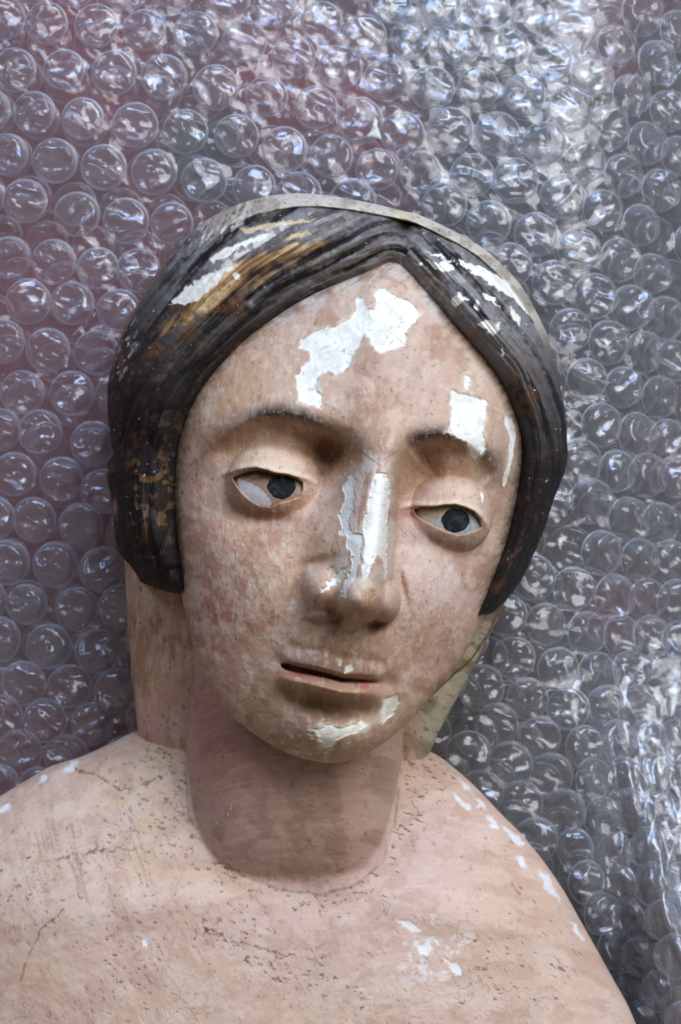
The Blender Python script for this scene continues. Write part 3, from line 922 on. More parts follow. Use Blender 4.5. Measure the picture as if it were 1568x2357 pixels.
def hair_mesh():
    nk, nt = 1150, 150
    A = spline(HA, nk); B = spline(HB, nk)
    B = np.array([780.0, 900.0]) + (B - np.array([780.0, 900.0])) * 1.012
    kk = np.linspace(0, 24, nk)
    # uneven carved silhouette at the lower left and a few nicks elsewhere
    wob = (fbm(kk * 10, kk * 0, 7, oct=3, seed=90) - .5) * 34 * (smooth(5, 3, kk) + .3) * smooth(0, .6, kk) * smooth(24, 23, kk)
    out = B - A
    out = out / np.maximum(np.hypot(out[:, 0], out[:, 1]), 1)[:, None]
    B = B + out * wob[:, None]
    zA = face_features(A[:, 0], A[:, 1], face_base(A[:, 0], A[:, 1]))
    ker = np.ones(61) / 61
    zA = np.convolve(np.pad(zA, 30, mode='edge'), ker, 'valid')
    ends = smooth(0, 1.6, kk) * smooth(24, 22.0, kk)
    tm = .30 + .18 * smooth(3, 8, kk) * smooth(12.5, 10, kk) + .06 * smooth(13, 16, kk)
    hump = (16 + 46 * ends * (1 - .88 * np.exp(-((kk - 12.2) / 2.4) ** 2)))
    zrim = 235 + 55 * smooth(9, 12, kk) * smooth(16, 13, kk) + 40 * (1 - ends)
    t = (1 - np.cos(np.linspace(0, np.pi, nt))) / 2 * .5 + np.linspace(0, 1, nt) * .5
    T, K = np.meshgrid(t, kk, indexing='xy')      # rows = k
    TM = tm[:, None]; ZA = zA[:, None]; HU = hump[:, None]; ZR_ = zrim[:, None]
    u = np.clip(T / TM, 0, 1)
    dip = (18 - 8 * np.exp(-((kk - 12.2) / 2.4) ** 2))[:, None]
    z1 = ZA - dip + (HU + dip) * np.sin(u * np.pi / 2) ** .85
    v = np.clip((T - TM) / (1 - TM), 0, 1)
    z2 = ZR_ + (ZA + HU - ZR_) * np.sqrt(np.maximum(1 - v ** 2.1, 0))
    z = np.where(T < TM, z1, z2)
    x = A[:, 0][:, None] + (B - A)[:, 0][:, None] * T
    y = A[:, 1][:, None] + (B - A)[:, 1][:, None] * T
    # carved locks following the hair
    flow = 90 * (K - 12.3)
    wid = np.hypot(*(B - A).T)[:, None]
    cr = T * wid
    st = fbm(cr + 18 * (fbm(flow, cr, 160, oct=2, seed=91) - .5), flow * .06, 16, 9, oct=4, seed=92)
    sR = fbm(cr + 18 * (fbm(flow, cr, 160, oct=2, seed=96) - .5), flow * .06, 16, 9, oct=4, seed=97)
    st = np.where(K > 12.35, sR, st)
    lump = fbm(cr, flow * .35, 70, 60, oct=3, seed=98) - .5
    z = z + 26 * lump * smooth(0, .2, T) * smooth(1, .8, T) * (1 - .8 * np.exp(-((K - 12.35) / .8) ** 2))
    st = st + .22 * (fbm(x, y, 19, oct=3, seed=104) - .5) * smooth(.3, .6, fbm(x, y, 90, oct=2, seed=105))
    st2 = fbm(cr, flow * .05, 5, 6, oct=2, seed=93)
    z = z + (17 * (st - .5) + 3.5 * (st2 - .5)) * (1 - .7 * np.exp(-((K - 12.35) / .35) ** 2)) * smooth(0, .08, T) * smooth(1, .95, T)
    z = z - 7 * np.exp(-((K - 12.35 - .12 * (fbm(T * 60, K * 0, 14, oct=2, seed=99) - .5)) / .10) ** 2) * smooth(.02, .1, T) * smooth(.95, .8, T)
    # deep grooves at the lower left
    gl = ridge(fbm_dir(x, y, 170, 80, math.radians(115), oct=2, seed=95)) ** 4
    z = z - 16 * gl * smooth(5.5, 3.5, K) * smooth(0, .15, T)
    # rim of the veil at the crown
    rimk = smooth(8.8, 9.6, K) * smooth(16.6, 15.4, K)
    t0 = .86 - .08 * np.exp(-((K - 11.8) / 2.2) ** 2)
    z = z + rimk * (9 * smooth(t0 - .02, t0 + .02, T) - 12 * np.exp(-((T - t0 + .03) / .022) ** 2))
    # knob and hole at the crown
    kx, ky = 931, 517
    z = z - 60 * gauss(x, y, kx, ky + 10, 14, 10) + 16 * gauss(x, y, kx + 2, ky - 22, 22, 9) - 8 * gauss(x, y, kx - 30, ky - 5, 10, 10)
    z = z + 12 * gauss(x, y, 580, 706, 9, 9) - 10 * gauss(x, y, 570, 697, 9, 8)
    # ---- paint
    n_mid = fbm(x, y, 34, oct=4, seed=101); n_f = fbm(x, y, 8, oct=3, seed=102)
    col = np.broadcast_to(C(38, 33, 31), x.shape + (3,)).copy()
    col = mixc(col, C(134, 129, 125), .9 * smooth(.22, .66, st + .3 * (n_f - .5)) * np.clip(1.1 * gauss(x, y, 800, 560, 330, 95, 6) + .9 * gauss(x, y, 1090, 640, 150, 120, 45)
               + .55 * gauss(x, y, 420, 640, 110, 90, -40) + .35 * gauss(x, y, 1240, 800, 60, 160, -15), 0, 1))
    col = mixc(col, C(56, 42, 35), .5 * smooth(.48, .62, n_mid) * smooth(13, 11, K))
    col = mixc(col, C(92, 74, 62), .5 * smooth(.58, .68, fbm(x, y, 15, oct=4, seed=106)) * smooth(.45, .6, st))
    col = mixc(col, C(24, 20, 19), .6 * smooth(.40, .28, st))
    # ochre ground showing
    oc = np.clip(pmask(x, y, Z2([(270, 420), (330, 370), (420, 300), (500, 265), (600, 228), (715, 232), (725, 252), (650, 280), (580, 305), (500, 350), (430, 395), (330, 440), (230, 490), (170, 510)]), 9, 14, seed=110, jscale=22), 0, 1)
    col = mixc(col, C(158, 116, 66), .85 * oc * smooth(.30, .52, st))
    col = mixc(col, C(214, 190, 146), .8 * oc * smooth(.5, .6, st) * smooth(330, 560, x))
    col = mixc(col, C(120, 76, 40), .55 * gauss(x, y, 470, 730, 140, 22, -28) * smooth(.42, .56, n_mid + .3 * (st - .5)))
    for i, p in enumerate([[(440, 178), (520, 160), (600, 150), (680, 148), (640, 160), (560, 172), (470, 192)],
                           [(580, 205), (620, 188), (665, 188), (640, 205), (600, 216)]]):
        col = mixc(col, C(204, 180, 138), .9 * pmask(x, y, Z2(p), 3, 8, seed=120 + i, jscale=14))
    col = mixc(col, C(110, 72, 48), .35 * smooth(.58, .7, n_mid) * smooth(12.5, 14, K) * smooth(.75, .4, T))
    col = mixc(col, C(132, 92, 52), .55 * smooth(.62, .7, fbm(x, y, 20, oct=3, seed=122)) * (gauss(x, y, 350, 1130, 70, 90) + gauss(x, y, 300, 800, 40, 50)))
    whites = [[(222, 412), (260, 375), (300, 345), (350, 318), (412, 298), (385, 330), (352, 368), (310, 400), (270, 412)],
              [(350, 270), (400, 240), (450, 222), (480, 202), (530, 188), (542, 200), (490, 222), (430, 242), (400, 270), (360, 288)],
              [(360, 310), (420, 292), (418, 305), (370, 325)], [(420, 322), (440, 318), (440, 332), (422, 334)],
              [(990, 285), (1020, 268), (1060, 284), (1080, 274), (1112, 300), (1070, 312), (1040, 302)],
              [(1010, 248), (1100, 262), (1170, 288), (1222, 308), (1282, 340), (1322, 380), (1345, 425), (1362, 452), (1330, 425), (1300, 400), (1255, 372), (1200, 335), (1150, 302), (1080, 272)],
              [(1098, 402), (1120, 375), (1150, 398), (1112, 422)], [(1178, 470), (1205, 458), (1228, 476), (1246, 470), (1240, 505), (1225, 510), (1195, 490)],
              [(1278, 418), (1312, 452), (1310, 482), (1290, 455)], [(1160, 410), (1178, 402), (1185, 430), (1168, 428)], [(1190, 372), (1230, 392), (1250, 425), (1215, 402)],
              [(1338, 330), (1350, 350), (1352, 372), (1338, 355)], [(1250, 548), (1258, 545), (1258, 568), (1250, 566)]]
    wm = np.zeros(x.shape)
    for i, p in enumerate(whites):
        wm = np.maximum(wm, pmask(x, y, Z2(p), 1.6, 7, seed=130 + i, jscale=11))
    wm = wm * smooth(.36, .46, st + .06 + .25 * (n_f - .4))
    wm = np.maximum(wm, .7 * smooth(.66, .72, st) * smooth(.5, .6, n_mid) * np.clip(gauss(x, y, 560, 580, 150, 45, -22) + gauss(x, y, 1130, 640, 110, 40, 42), 0, 1))
    # flecks at the left rim and edges
    wm = np.maximum(wm, smooth(.60, .66, fbm_dir(x, y, 16, 7, math.radians(120), seed=140)) * np.clip(1.3 * gauss(x, y, 520, 505, 75, 20, -30) + .8 * gauss(x, y, 290, 810, 14, 45, 15), 0, 1))
    wm = np.maximum(wm, .7 * smooth(.90, .93, fbm(x, y, 8, oct=2, seed=141)) * smooth(.1, .3, T))
    wm = np.clip(wm, 0, 1)
    col = mixc(col, C(226, 220, 204), wm)
    z = z - 1.6 * wm
    # veil rim
    rm = rimk * smooth(t0 - .015, t0 + .02, T + .03 * (n_mid - .5))
    rim_c = np.broadcast_to(C(196, 184, 164), x.shape + (3,)).copy()
    rim_c = mixc(rim_c, C(140, 122, 104), .6 * smooth(.5, .64, n_mid)); rim_c = mixc(rim_c, C(92, 82, 74), .6 * smooth(.3, .22, n_f))
    rim_c = mixc(rim_c, C(60, 54, 50), .8 * smooth(.60, .68, fbm_dir(x, y, 16, 7, math.radians(120), seed=143)) * gauss(x, y, 540, 490, 70, 22, -25))
    col = col * (1 - rm[..., None]) + rim_c * rm[..., None]
    col = mixc(col, C(150, 116, 76), .7 * smooth(8.9, 8.4, K) * smooth(5.8, 6.8, K) * smooth(.955, .98, T))
    col = mixc(col, C(208, 190, 150), .9 * gauss(x, y, kx + 2, ky - 22, 20, 9)); col = mixc(col, C(44, 36, 30), .95 * gauss(x, y, kx, ky + 10, 15, 12))
    col = mixc(col, C(150, 146, 150), .8 * gauss(x, y, 580, 707, 5, 6))
    col = mixc(col, C(176, 138, 118), .9 * gauss(x, y, 263, 1168, 5, 11))
    # back of the cross-section, closing the tube
    V = W(x, y, z)
    hc = np.array([760.0, 960.0])
    def ring(P, f, zz):
        q = hc + (P - hc) * f
        return W(q[:, 0], q[:, 1], zz)
    back = [ring(B, 1.0, zrim * .86 + 8), ring(B, .985, zrim * .7 + 14), ring(B, .95, zrim * .48 + 22), ring(B, .88, zrim * .28 + 30), ring(B, .74, np.full(nk, 50.0)),
            ring(A, .93, np.full(nk, 60.0)), ring(A, .93, zA - 200), ring(A, .95, zA - 90)]
    bk = np.stack(back, 1)
    V = np.concatenate([V, bk], 1)
    cb = np.broadcast_to(C(60, 52, 48), bk.shape[:2] + (3,))
    col = np.concatenate([col, cb], 1)
    verts, qd, tr = polar_closed(V, V[0].mean(0), V[-1].mean(0))
    cc = np.r_[col.reshape(-1, 3), col[:1, 0], col[-1:, 0]]
    return make_mesh("hair", verts, qd, tr, cc)


def eyeball_mesh(c, zc, R, paint, op):
    """front of a ball, painted; drops back behind the lids"""
    n = 90
    r = np.linspace(0, .93, n)[1:]
    ph = np.linspace(0, 2 * np.pi, 160, endpoint=False)
    Q, P = np.meshgrid(r, ph, indexing='ij')
    x = c[0] + Q * R * np.cos(P); y = c[1] + Q * R * np.sin(P) / 1.12
    z = zc - R + np.sqrt(R * R * (1 - Q ** 2))
    z = z + .8 * (fbm(x, y, 12, oct=3, seed=201) - .5)
    skin = face_features(x, y, face_base(x, y), cut=False)            # the lids close over the ball
    z = np.where(sd_poly(x, y, op) > 1.5, np.minimum(z, skin - 5), z)
    col = paint(x, y)
    V = W(x, y, z)
    back = W(c[0] + .5 * (x[-1] - c[0]), c[1] + .5 * (y[-1] - c[1]), z[-1] - 30)
    V = np.concatenate([V, back[None]]); col = np.concatenate([col, col[-1:]])
    verts, qd, tr = polar_closed(V, W(np.array([c[0]]), np.array([c[1]]), np.array([zc]))[0], back.mean(0))
    a = np.array([c[0]]), np.array([c[1]])
    return make_mesh("eye", verts, qd, tr, np.r_[col.reshape(-1, 3), paint(*a), paint(*a)])


def iris_mesh(c, zc, R, ic, rx, ry, seed):
    n = 26
    r = np.linspace(0, 1, n)[1:]
    ph = np.linspace(0, 2 * np.pi, 90, endpoint=False)
    Q, P = np.meshgrid(r, ph, indexing='ij')
    wob = 1 + .10 * (fbm(np.cos(P) * 30, np.sin(P) * 30, 14, oct=3, seed=seed) - .5) * 2
    x = ic[0] + Q * rx * wob * np.cos(P); y = ic[1] + Q * ry * wob * np.sin(P)
    d2 = (x - c[0]) ** 2 + ((y - c[1]) * 1.12) ** 2
    z = zc - R + np.sqrt(np.maximum(R * R - d2, 0)) + 1.6 * np.sqrt(np.maximum(1 - Q ** 6, 0)) - .4
    col = np.broadcast_to(C(32, 35, 38), x.shape + (3,)).copy()
    col = mixc(col, C(62, 68, 70), .5 * smooth(.5, .7, fbm(x, y, 10, oct=3, seed=seed + 3)))
    V = W(x, y, z)
    back = W(ic[0] + .6 * (x[-1] - ic[0]), ic[1] + .6 * (y[-1] - ic[1]), z[-1] - 6)
    V = np.concatenate([V, back[None]]); col = np.concatenate([col, col[-1:]])
    d0 = (ic[0] - c[0]) ** 2 + ((ic[1] - c[1]) * 1.12) ** 2
    z0 = zc - R + math.sqrt(max(R * R - d0, 0)) + 1.2
    verts, qd, tr = polar_closed(V, W(np.array([ic[0]]), np.array([ic[1]]), np.array([z0]))[0], back.mean(0))
    return make_mesh("iris", verts, qd, tr, np.r_[col.reshape(-1, 3), [C(34, 38, 42)], [C(34, 38, 42)]])


def union(base, others):
    for o in others:
        md = base.modifiers.new("u", 'BOOLEAN')
        md.operation = 'UNION'
        md.solver = 'MANIFOLD'
        md.object = o
    dg = bpy.context.evaluated_depsgraph_get()
    me = bpy.data.meshes.new_from_object(base.evaluated_get(dg), preserve_all_data_layers=True, depsgraph=dg)
    base.modifiers.clear()
    base.data = me
    for o in others:
        bpy.data.objects.remove(o)


statue = bpy.data.objects.new("statue_bust", None)
sc.collection.objects.link(statue)
statue.location = (0, -0.05, 0.0)
statue.empty_display_size = .05
tag(statue, "worn painted carved bust of a young woman with dark parted hair, lying on bubble wrap", "statue")

me_bust = build_bust()
fig = link("body", me_bust, M_SKIN)
parts = [link("tmp", m, M_SKIN) for m in (build_slab(), build_neck(), build_face())]
nv0 = sum(len(o.data.vertices) for o in [fig] + parts)
union(fig, parts)
print("union verts", nv0, "->", len(fig.data.vertices), [a.name for a in fig.data.attributes], len(fig.data.polygons))
fig.data.name = "body"
fig.data.polygons.foreach_set("use_smooth", np.ones(len(fig.data.polygons), bool))
OFF = np.array(statue.location)


def under_statue(o, parent=statue):
    o.parent = parent
    if parent is statue:
        o.location = -statue.location


under_statue(fig)
hair = link("hair", hair_mesh(), M_HAIR); under_statue(hair)


def paint_left(x, y):
    n = fbm(x, y, 9, oct=3, seed=210)
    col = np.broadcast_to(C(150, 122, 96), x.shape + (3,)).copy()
    col = mixc(col, C(78, 56, 42), .85 * smooth(1116, 1100, y + 6 * n))  # top of the ball browned: upper lid's shade painted on
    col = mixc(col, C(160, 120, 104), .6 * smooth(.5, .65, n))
    wp = ZL([(335, 825), (450, 875), (560, 925), (655, 985), (705, 1060), (752, 1130), (742, 1205), (700, 1225), (650, 1185), (560, 1155), (480, 1105), (405, 1015), (345, 930)])
    col = mixc(col, C(196, 190, 186), .9 * pmask(x, y, wp, 1.5, 3, seed=212, jscale=6))
    wp2 = ZL([(1000, 1090), (1060, 1060), (1130, 1050), (1120, 1100), (1000, 1120)])
    col = mixc(col, C(188, 186, 190), .85 * pmask(x, y, wp2, 1.5, 3, seed=213, jscale=6))
    col = mixc(col, C(170, 160, 138), .7 * gauss(x, y, 695, 1125, 6, 16))
    d, t, _ = seg_dist(x, y, LE_LASH)
    col = mixc(col, C(72, 46, 32), .92 * np.exp(-(d / 13) ** 2))  # painted lid shade, strongest along the lash line
    return col


def paint_right(x, y):
    n = fbm(x, y, 9, oct=3, seed=220)
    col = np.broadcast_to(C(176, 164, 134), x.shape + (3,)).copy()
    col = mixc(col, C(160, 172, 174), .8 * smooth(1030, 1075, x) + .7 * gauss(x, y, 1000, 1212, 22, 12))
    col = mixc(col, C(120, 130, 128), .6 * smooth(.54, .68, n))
    col = mixc(col, C(126, 48, 40), .9 * gauss(x, y, 948, 1182, 11, 10))
    d, t, _ = seg_dist(x, y, RE_LASH)
    col = mixc(col, C(92, 66, 46), .85 * np.exp(-(d / 11) ** 2))  # upper lid's shade painted onto the ball near the lash line
    return col


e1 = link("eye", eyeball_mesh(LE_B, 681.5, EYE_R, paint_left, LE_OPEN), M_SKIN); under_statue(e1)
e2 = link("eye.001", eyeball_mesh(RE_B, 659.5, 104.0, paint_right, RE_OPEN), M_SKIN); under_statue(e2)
tag(e1, "dark painted eye with a white paint smear at its outer corner")
tag(e2, "dark painted eye with a red inner corner")
i1 = link("iris", iris_mesh(LE_B, 681.5, EYE_R, (651, 1121), 32.5, 28, 231), M_IRIS); i1.parent = e1
i2 = link("iris.001", iris_mesh(RE_B, 659.5, 104.0, (1044, 1198), 32, 28, 232), M_IRIS); i2.parent = e2

# ------------------------------------------------------------------ bubble wrap and table
PERSP = CAM_H / (CAM_H - REF_Z)


def at_floor(px, py):
    return CX + (px - CX) * PERSP, CY + (py - CY) * PERSP


def lay(x, y):
    """height of the wrap where it lies (drawing units)"""
    z = 16 * (fbm(x, y, 420, oct=2, seed=301) - .5)
    r = smooth(1180, 1700, x + .06 * (y - 1100))
    z = z - 215 * r ** 1.5 * (1 - .62 * smooth(1420, 1750, y))
    up = np.maximum(0, 560 - y + .25 * (x - 784)) / 560
    z = z - 52 * up ** 1.7
    lf = smooth(220, -300, x)
    z = z - 60 * lf
    # the tight folds at the lower right
    f = smooth(1330, 1420, x - .07 * (y - 1600)) * smooth(1560, 1720, y)
    z = z - 110 * f * smooth(1350, 1620, x)
    f2 = fbm_dir(x, y, 260, 46, math.radians(80), oct=3, seed=303)
    z = z + 62 * (f2 - .5) * f
    z = z + .46 * np.maximum(0, y - 1580) * smooth(1375 + .12 * np.maximum(0, y - 1750), 1530 + .12 * np.maximum(0, y - 1750), x) * smooth(3200, 2300, y)
    z = z + 26 * np.exp(-((x - 1345 + .0 * y - .06 * (y - 1700)) / 34) ** 2) * smooth(1540, 1700, y)
    return z


# hidden parts of the floor never show under the bust: keep the wrap flat there
def lay_n(x, y, e=4.0):
    dx = (lay(x + e, y) - lay(x - e, y)) / (2 * e)
    dy = (lay(x, y + e) - lay(x, y - e)) / (2 * e)
    n = np.stack([-dx, dy, np.ones_like(dx)], -1)
    return n / np.linalg.norm(n, axis=-1, keepdims=True)


BUB = []
def addz(pts, x0, y0, f):
    BUB.extend(zm(pts, x0, y0, f))


addz([(15, 75), (205, 100), (430, 110), (645, 130), (875, 145), (1095, 180), (1315, 250), (1530, 290), (1020, -30), (1230, 20), (1440, 90), (130, -90), (330, -70), (560, -60), (780, -50),
      (60, 310), (285, 310), (510, 325), (735, 345), (965, 390), (1195, 430), (1415, 480), (-60, 490), (150, 500), (370, 530), (605, 560), (830, 590), (1060, 610), (1275, 670), (1485, 700),
      (30, 690), (245, 720), (465, 750), (690, 770), (915, 810), (1140, 840), (1340, 870), (110, 900), (345, 960), (565, 990), (770, 1000), (-80, 880)], 0, 0, .5138)
addz([(265, 5), (485, 20), (705, 10), (910, 60), (1100, 130), (1280, 190), (1400, 40), (1470, 260), (1570, 110), (145, 160), (360, 170), (575, 190), (795, 205), (985, 270), (1170, 330),
      (1350, 415), (1520, 480), (245, 355), (450, 390), (660, 390), (870, 420), (1075, 480), (1245, 565), (1420, 630), (130, 540), (320, 600), (535, 580), (745, 600), (955, 640), (1140, 720),
      (1310, 780), (1480, 840), (20, 700), (205, 760), (415, 790), (625, 790), (825, 810), (1035, 880), (1215, 940), (1390, 1000), (500, 890), (705, 1000), (1570, 680)], 762.4, 0, .5138)
addz([(450, 90), (790, 190), (1100, 260), (1350, 360), (600, 440), (910, 540), (1190, 620), (1460, 700), (730, 800), (1020, 890), (1290, 960), (1530, 1020), (850, 1170), (1130, 1230),
      (1420, 1300), (960, 1520), (1240, 1590), (1480, 1640), (800, 1800), (1080, 1870), (1330, 1900), (1550, 1910), (880, 2100), (600, 2060), (280, 290)], 1093.3, 517.9, .3027)
addz([(515, 60), (690, 90), (840, 110), (570, 240), (745, 270), (890, 280), (260, 350), (445, 400), (630, 440), (780, 450), (920, 460), (145, 520), (310, 560), (505, 600), (670, 620),
      (810, 620), (940, 640), (175, 710), (375, 760), (555, 785), (710, 775), (850, 780), (30, 850), (230, 900), (430, 940), (600, 940), (750, 930), (890, 930), (95, 1010), (285, 1080),
      (490, 1110), (640, 1090), (780, 1090), (920, 1090), (-20, 1130), (155, 1200), (345, 1260), (530, 1260), (670, 1250), (810, 1240), (940, 1230), (45, 1310), (205, 1370), (390, 1410),
      (570, 1430), (710, 1400), (840, 1400), (290, 1500), (450, 1570), (630, 1590), (780, 1560), (910, 1560), (500, 1720), (650, 1740), (800, 1720), (920, 1720), (560, 1860), (700, 1880), (840, 1880),
      (620, 2020), (760, 2050), (890, 2040), (700, 2200), (830, 2200), (790, 2330), (920, 2330)], 1093.3, 1150.8, .5116)
addz([(40, 30), (230, 50), (425, 80), (590, 90), (120, 220), (310, 230), (510, 260), (10, 390), (205, 430), (415, 440), (95, 610), (310, 615), (500, 620), (170, 780), (400, 830), (0, 770),
      (60, 960), (265, 980), (440, 1040), (-30, 1150), (145, 1155), (350, 1175), (30, 1340), (240, 1350), (440, 1370), (115, 1520), (330, 1540), (520, 1530), (-10, 1670), (210, 1700),
      (420, 1720), (95, 1860), (300, 1870), (500, 1890), (10, 2010), (190, 2020), (395, 2030), (75, 2140), (285, 2170), (-60, 1500), (-70, 1840), (0, 2290), (160, 2310)], 0, 575.4, .5371)
pts = []
for p in BUB:                                     # drop doubles
    p = np.array(at_floor(*p))
    if all(np.hypot(*(p - q)) > 62 for q in pts):
        pts.append(p)
# even out the spacing a little
P_ = np.array(pts)
for it in range(6):
    d = P_[:, None] - P_[None]
    r = np.hypot(d[..., 0], d[..., 1]) + np.eye(len(P_)) * 1e3
    near = np.where(P_[:, 0] > 1330, 74, 96)
    push = np.maximum(0, near[:, None] - r) / r
    P_ = P_ + .25 * (d * push[..., None]).sum(1)
traced = [tuple(p) for p in P_]
SIL = [(262, 1170), (250, 940), (300, 740), (400, 570), (500, 485), (640, 447), (880, 468), (1080, 555), (1215, 680), (1285, 860), (1305, 1060), (1250, 1180), (1195, 1330), (1100, 1530),
       (992, 1740), (1110, 1832), (1255, 1990), (1384, 2203), (1490, 2420), (1530, 2800), (1200, 3100), (120, 3100), (-330, 2800), (-290, 2200), (-100, 1900), (110, 1772), (312, 1690), (285, 1400), (276, 1230)]
fill_in, fill_out = [], []
for j in range(-4, 34):
    for i in range(-5, 21):
        p = np.array([i * 108 + (54 if j % 2 else 0) + 10 - 60, j * 94 - 120.0])
        if np.min(np.hypot(P_[:, 0] - p[0], P_[:, 1] - p[1])) < 88: continue
        sdv = sd_poly(np.array([p[0]]), np.array([p[1]]), SIL)[0]
        if sdv < -75: continue
        inside = -60 < p[0] < 1640 and -60 < p[1] < 2430
        (fill_in if inside and sdv > -45 else fill_out).append(tuple(p))


def bubble_shape(seed, tall=1.0, ns=44, rings=26):
    """one inflated pocket, unit radius, with a crumpled top"""
    r_ = np.random.default_rng(seed)
    prof_r = np.array([1.07, 1.01, 1.0, .995, .975, .935, .87, .76, .58, .36, .16, .04])
    prof_z = np.array([0.0, .02, .12, .26, .40, .50, .575, .62, .64, .645, .64, .64]) * tall
    s = np.linspace(0, 1, len(prof_r)); ss = np.linspace(0, 1, rings)
    R = np.interp(ss, s, prof_r); Zp = np.interp(ss, s, prof_z)
    k = np.array([.25, .5, .25])
    R[1:-1] = np.convolve(R, k, 'valid'); Zp[1:-1] = np.convolve(Zp, k, 'valid')
    th = np.linspace(0, 2 * np.pi, ns, endpoint=False)
    x = R[:, None] * np.cos(th); y = R[:, None] * np.sin(th)
    z = np.broadcast_to(Zp[:, None], x.shape).copy()
    a0 = r_.uniform(-.6, .6)
    crum = ridge(fbm_dir(x * 100 + seed * 31, y * 100 + seed * 7, 150, 75, a0, oct=2, seed=seed)) ** 1.3
    den = fbm(x * 100 + seed * 53, y * 100, 95, oct=2, seed=seed + 3) - .5
    top = smooth(.25, .6, ss)[:, None]
    z = z + top * (.29 * (crum - .55) + .03 * ridge(fbm(x * 100 + seed * 11, y * 100, 60, 30, oct=2, seed=seed + 5)) ** 5 + .42 * den * r_.uniform(.5, 1.2))
    tilt = r_.uniform(-.14, .14, 2)
    z = z + top * (tilt[0] * x + tilt[1] * y)
    wall = smooth(0, .15, ss)[:, None] * smooth(.75, .4, ss)[:, None]
    sc_ = 1 + wall * .07 * (fbm(np.cos(th) * 60 + seed, np.sin(th) * 60, 30, oct=2, seed=seed + 9) - .5)[None, :]
    x = x * sc_; y = y * sc_
    V = np.stack([x, y, z], -1)
    verts = np.r_[V.reshape(-1, 3), [[0, 0, V[-1, :, 2].mean()]]]
    q = grid_quads(rings, ns, True)
    c = np.arange(ns); c2 = (c + 1) % ns; b = (rings - 1) * ns
    tr = np.stack([np.full(ns, rings * ns), b + c, b + c2], -1)
    return verts, q, tr


def film_sheet(name, dz, mat, step, seed, wrink):
    xs = np.arange(-420, 2050, step); ys = np.arange(-420, 2900, step)
    X, Y = np.meshgrid(xs, ys)
    z = lay(X, Y) + dz
    cr = ridge(fbm(X, Y, 75, oct=3, seed=seed)) ** 2
    z = z + wrink * (10 * (cr - .4) + 9 * (fbm(X, Y, 44, oct=3, seed=seed + 1) - .5))
    nr, nc = X.shape
    q = grid_quads(nr, nc, False)[:, ::-1]
    return make_mesh(name, W(X, Y, z).reshape(-1, 3), q)


from mathutils import Matrix, Vector
NVAR = 14
shapes = []
for v in range(NVAR):
    vv, qq, tt = bubble_shape(400 + v)
    shapes.append((vv, qq, tt))
bub_mesh = [make_mesh("bubble", v * 50 * S, q, t) for v, q, t in shapes]
def seam_slots(m, film, seam):
    m.materials.clear()
    m.materials.append(film); m.materials.append(seam)
    idx = np.zeros(len(m.polygons), np.int32); idx[:44 * 2] = 1
    m.polygons.foreach_set("material_index", idx)
for m in bub_mesh: seam_slots(m, M_FILM, M_SEAM)


def frame_at(x, y, rot, s, dz):
    n = Vector(lay_n(np.array([x]), np.array([y]), 30.0)[0])
    z = float(lay(np.array([x]), np.array([y]))[0]) + dz
    loc = Vector(W(np.array([x]), np.array([y]), np.array([z]))[0])
    q = Vector((0, 0, 1)).rotation_difference(n)
    return Matrix.Translation(loc) @ q.to_matrix().to_4x4() @ Matrix.Rotation(rot, 4, 'Z') @ Matrix.Diagonal((s[0], s[1], s[2], 1))


def make_wrap(name, label, dz, mat, ind, extra, meshes, seed, wrink):
    sheet = link(name, film_sheet(name, dz, mat, 6 if wrink > .8 else 9, seed, wrink), mat)
    tag(sheet, label, "bubble wrap")
    r_ = random.Random(seed)
    for (x, y) in ind:
        o = bpy.data.objects.new("bubble", r_.choice(meshes))
        sc.collection.objects.link(o)
        k = r_.uniform(.94, 1.05)
        sq = 1.0
        if x > 1330 and y > 1650: sq = .86
        o.parent = sheet
        # creases lie mostly across the sheet, as on the roll
        o.matrix_local = frame_at(x, y, r_.choice((0, math.pi)) + r_.uniform(-.35, .35), (k * sq, k * r_.uniform(.97, 1.03), k * r_.uniform(.85, 1.12)), dz + 3)
    if extra:
        av, aq, at_, base = [], [], [], 0
        for (x, y) in extra:
            vv, qq, tt = r_.choice(shapes)
            m = np.array(frame_at(x, y, r_.uniform(-3, 3), (1, 1, 1), dz + 3))
            P = vv * 50 * S
            av.append(P @ m[:3, :3].T + m[:3, 3]); aq.append(qq + base); at_.append(tt + base); base += len(vv)
        o = link("bubbles_beyond", make_mesh("bubbles_beyond", np.concatenate(av), np.concatenate(aq), np.concatenate(at_)), mat, sheet)
        tag(o, kind="stuff")
    return sheet


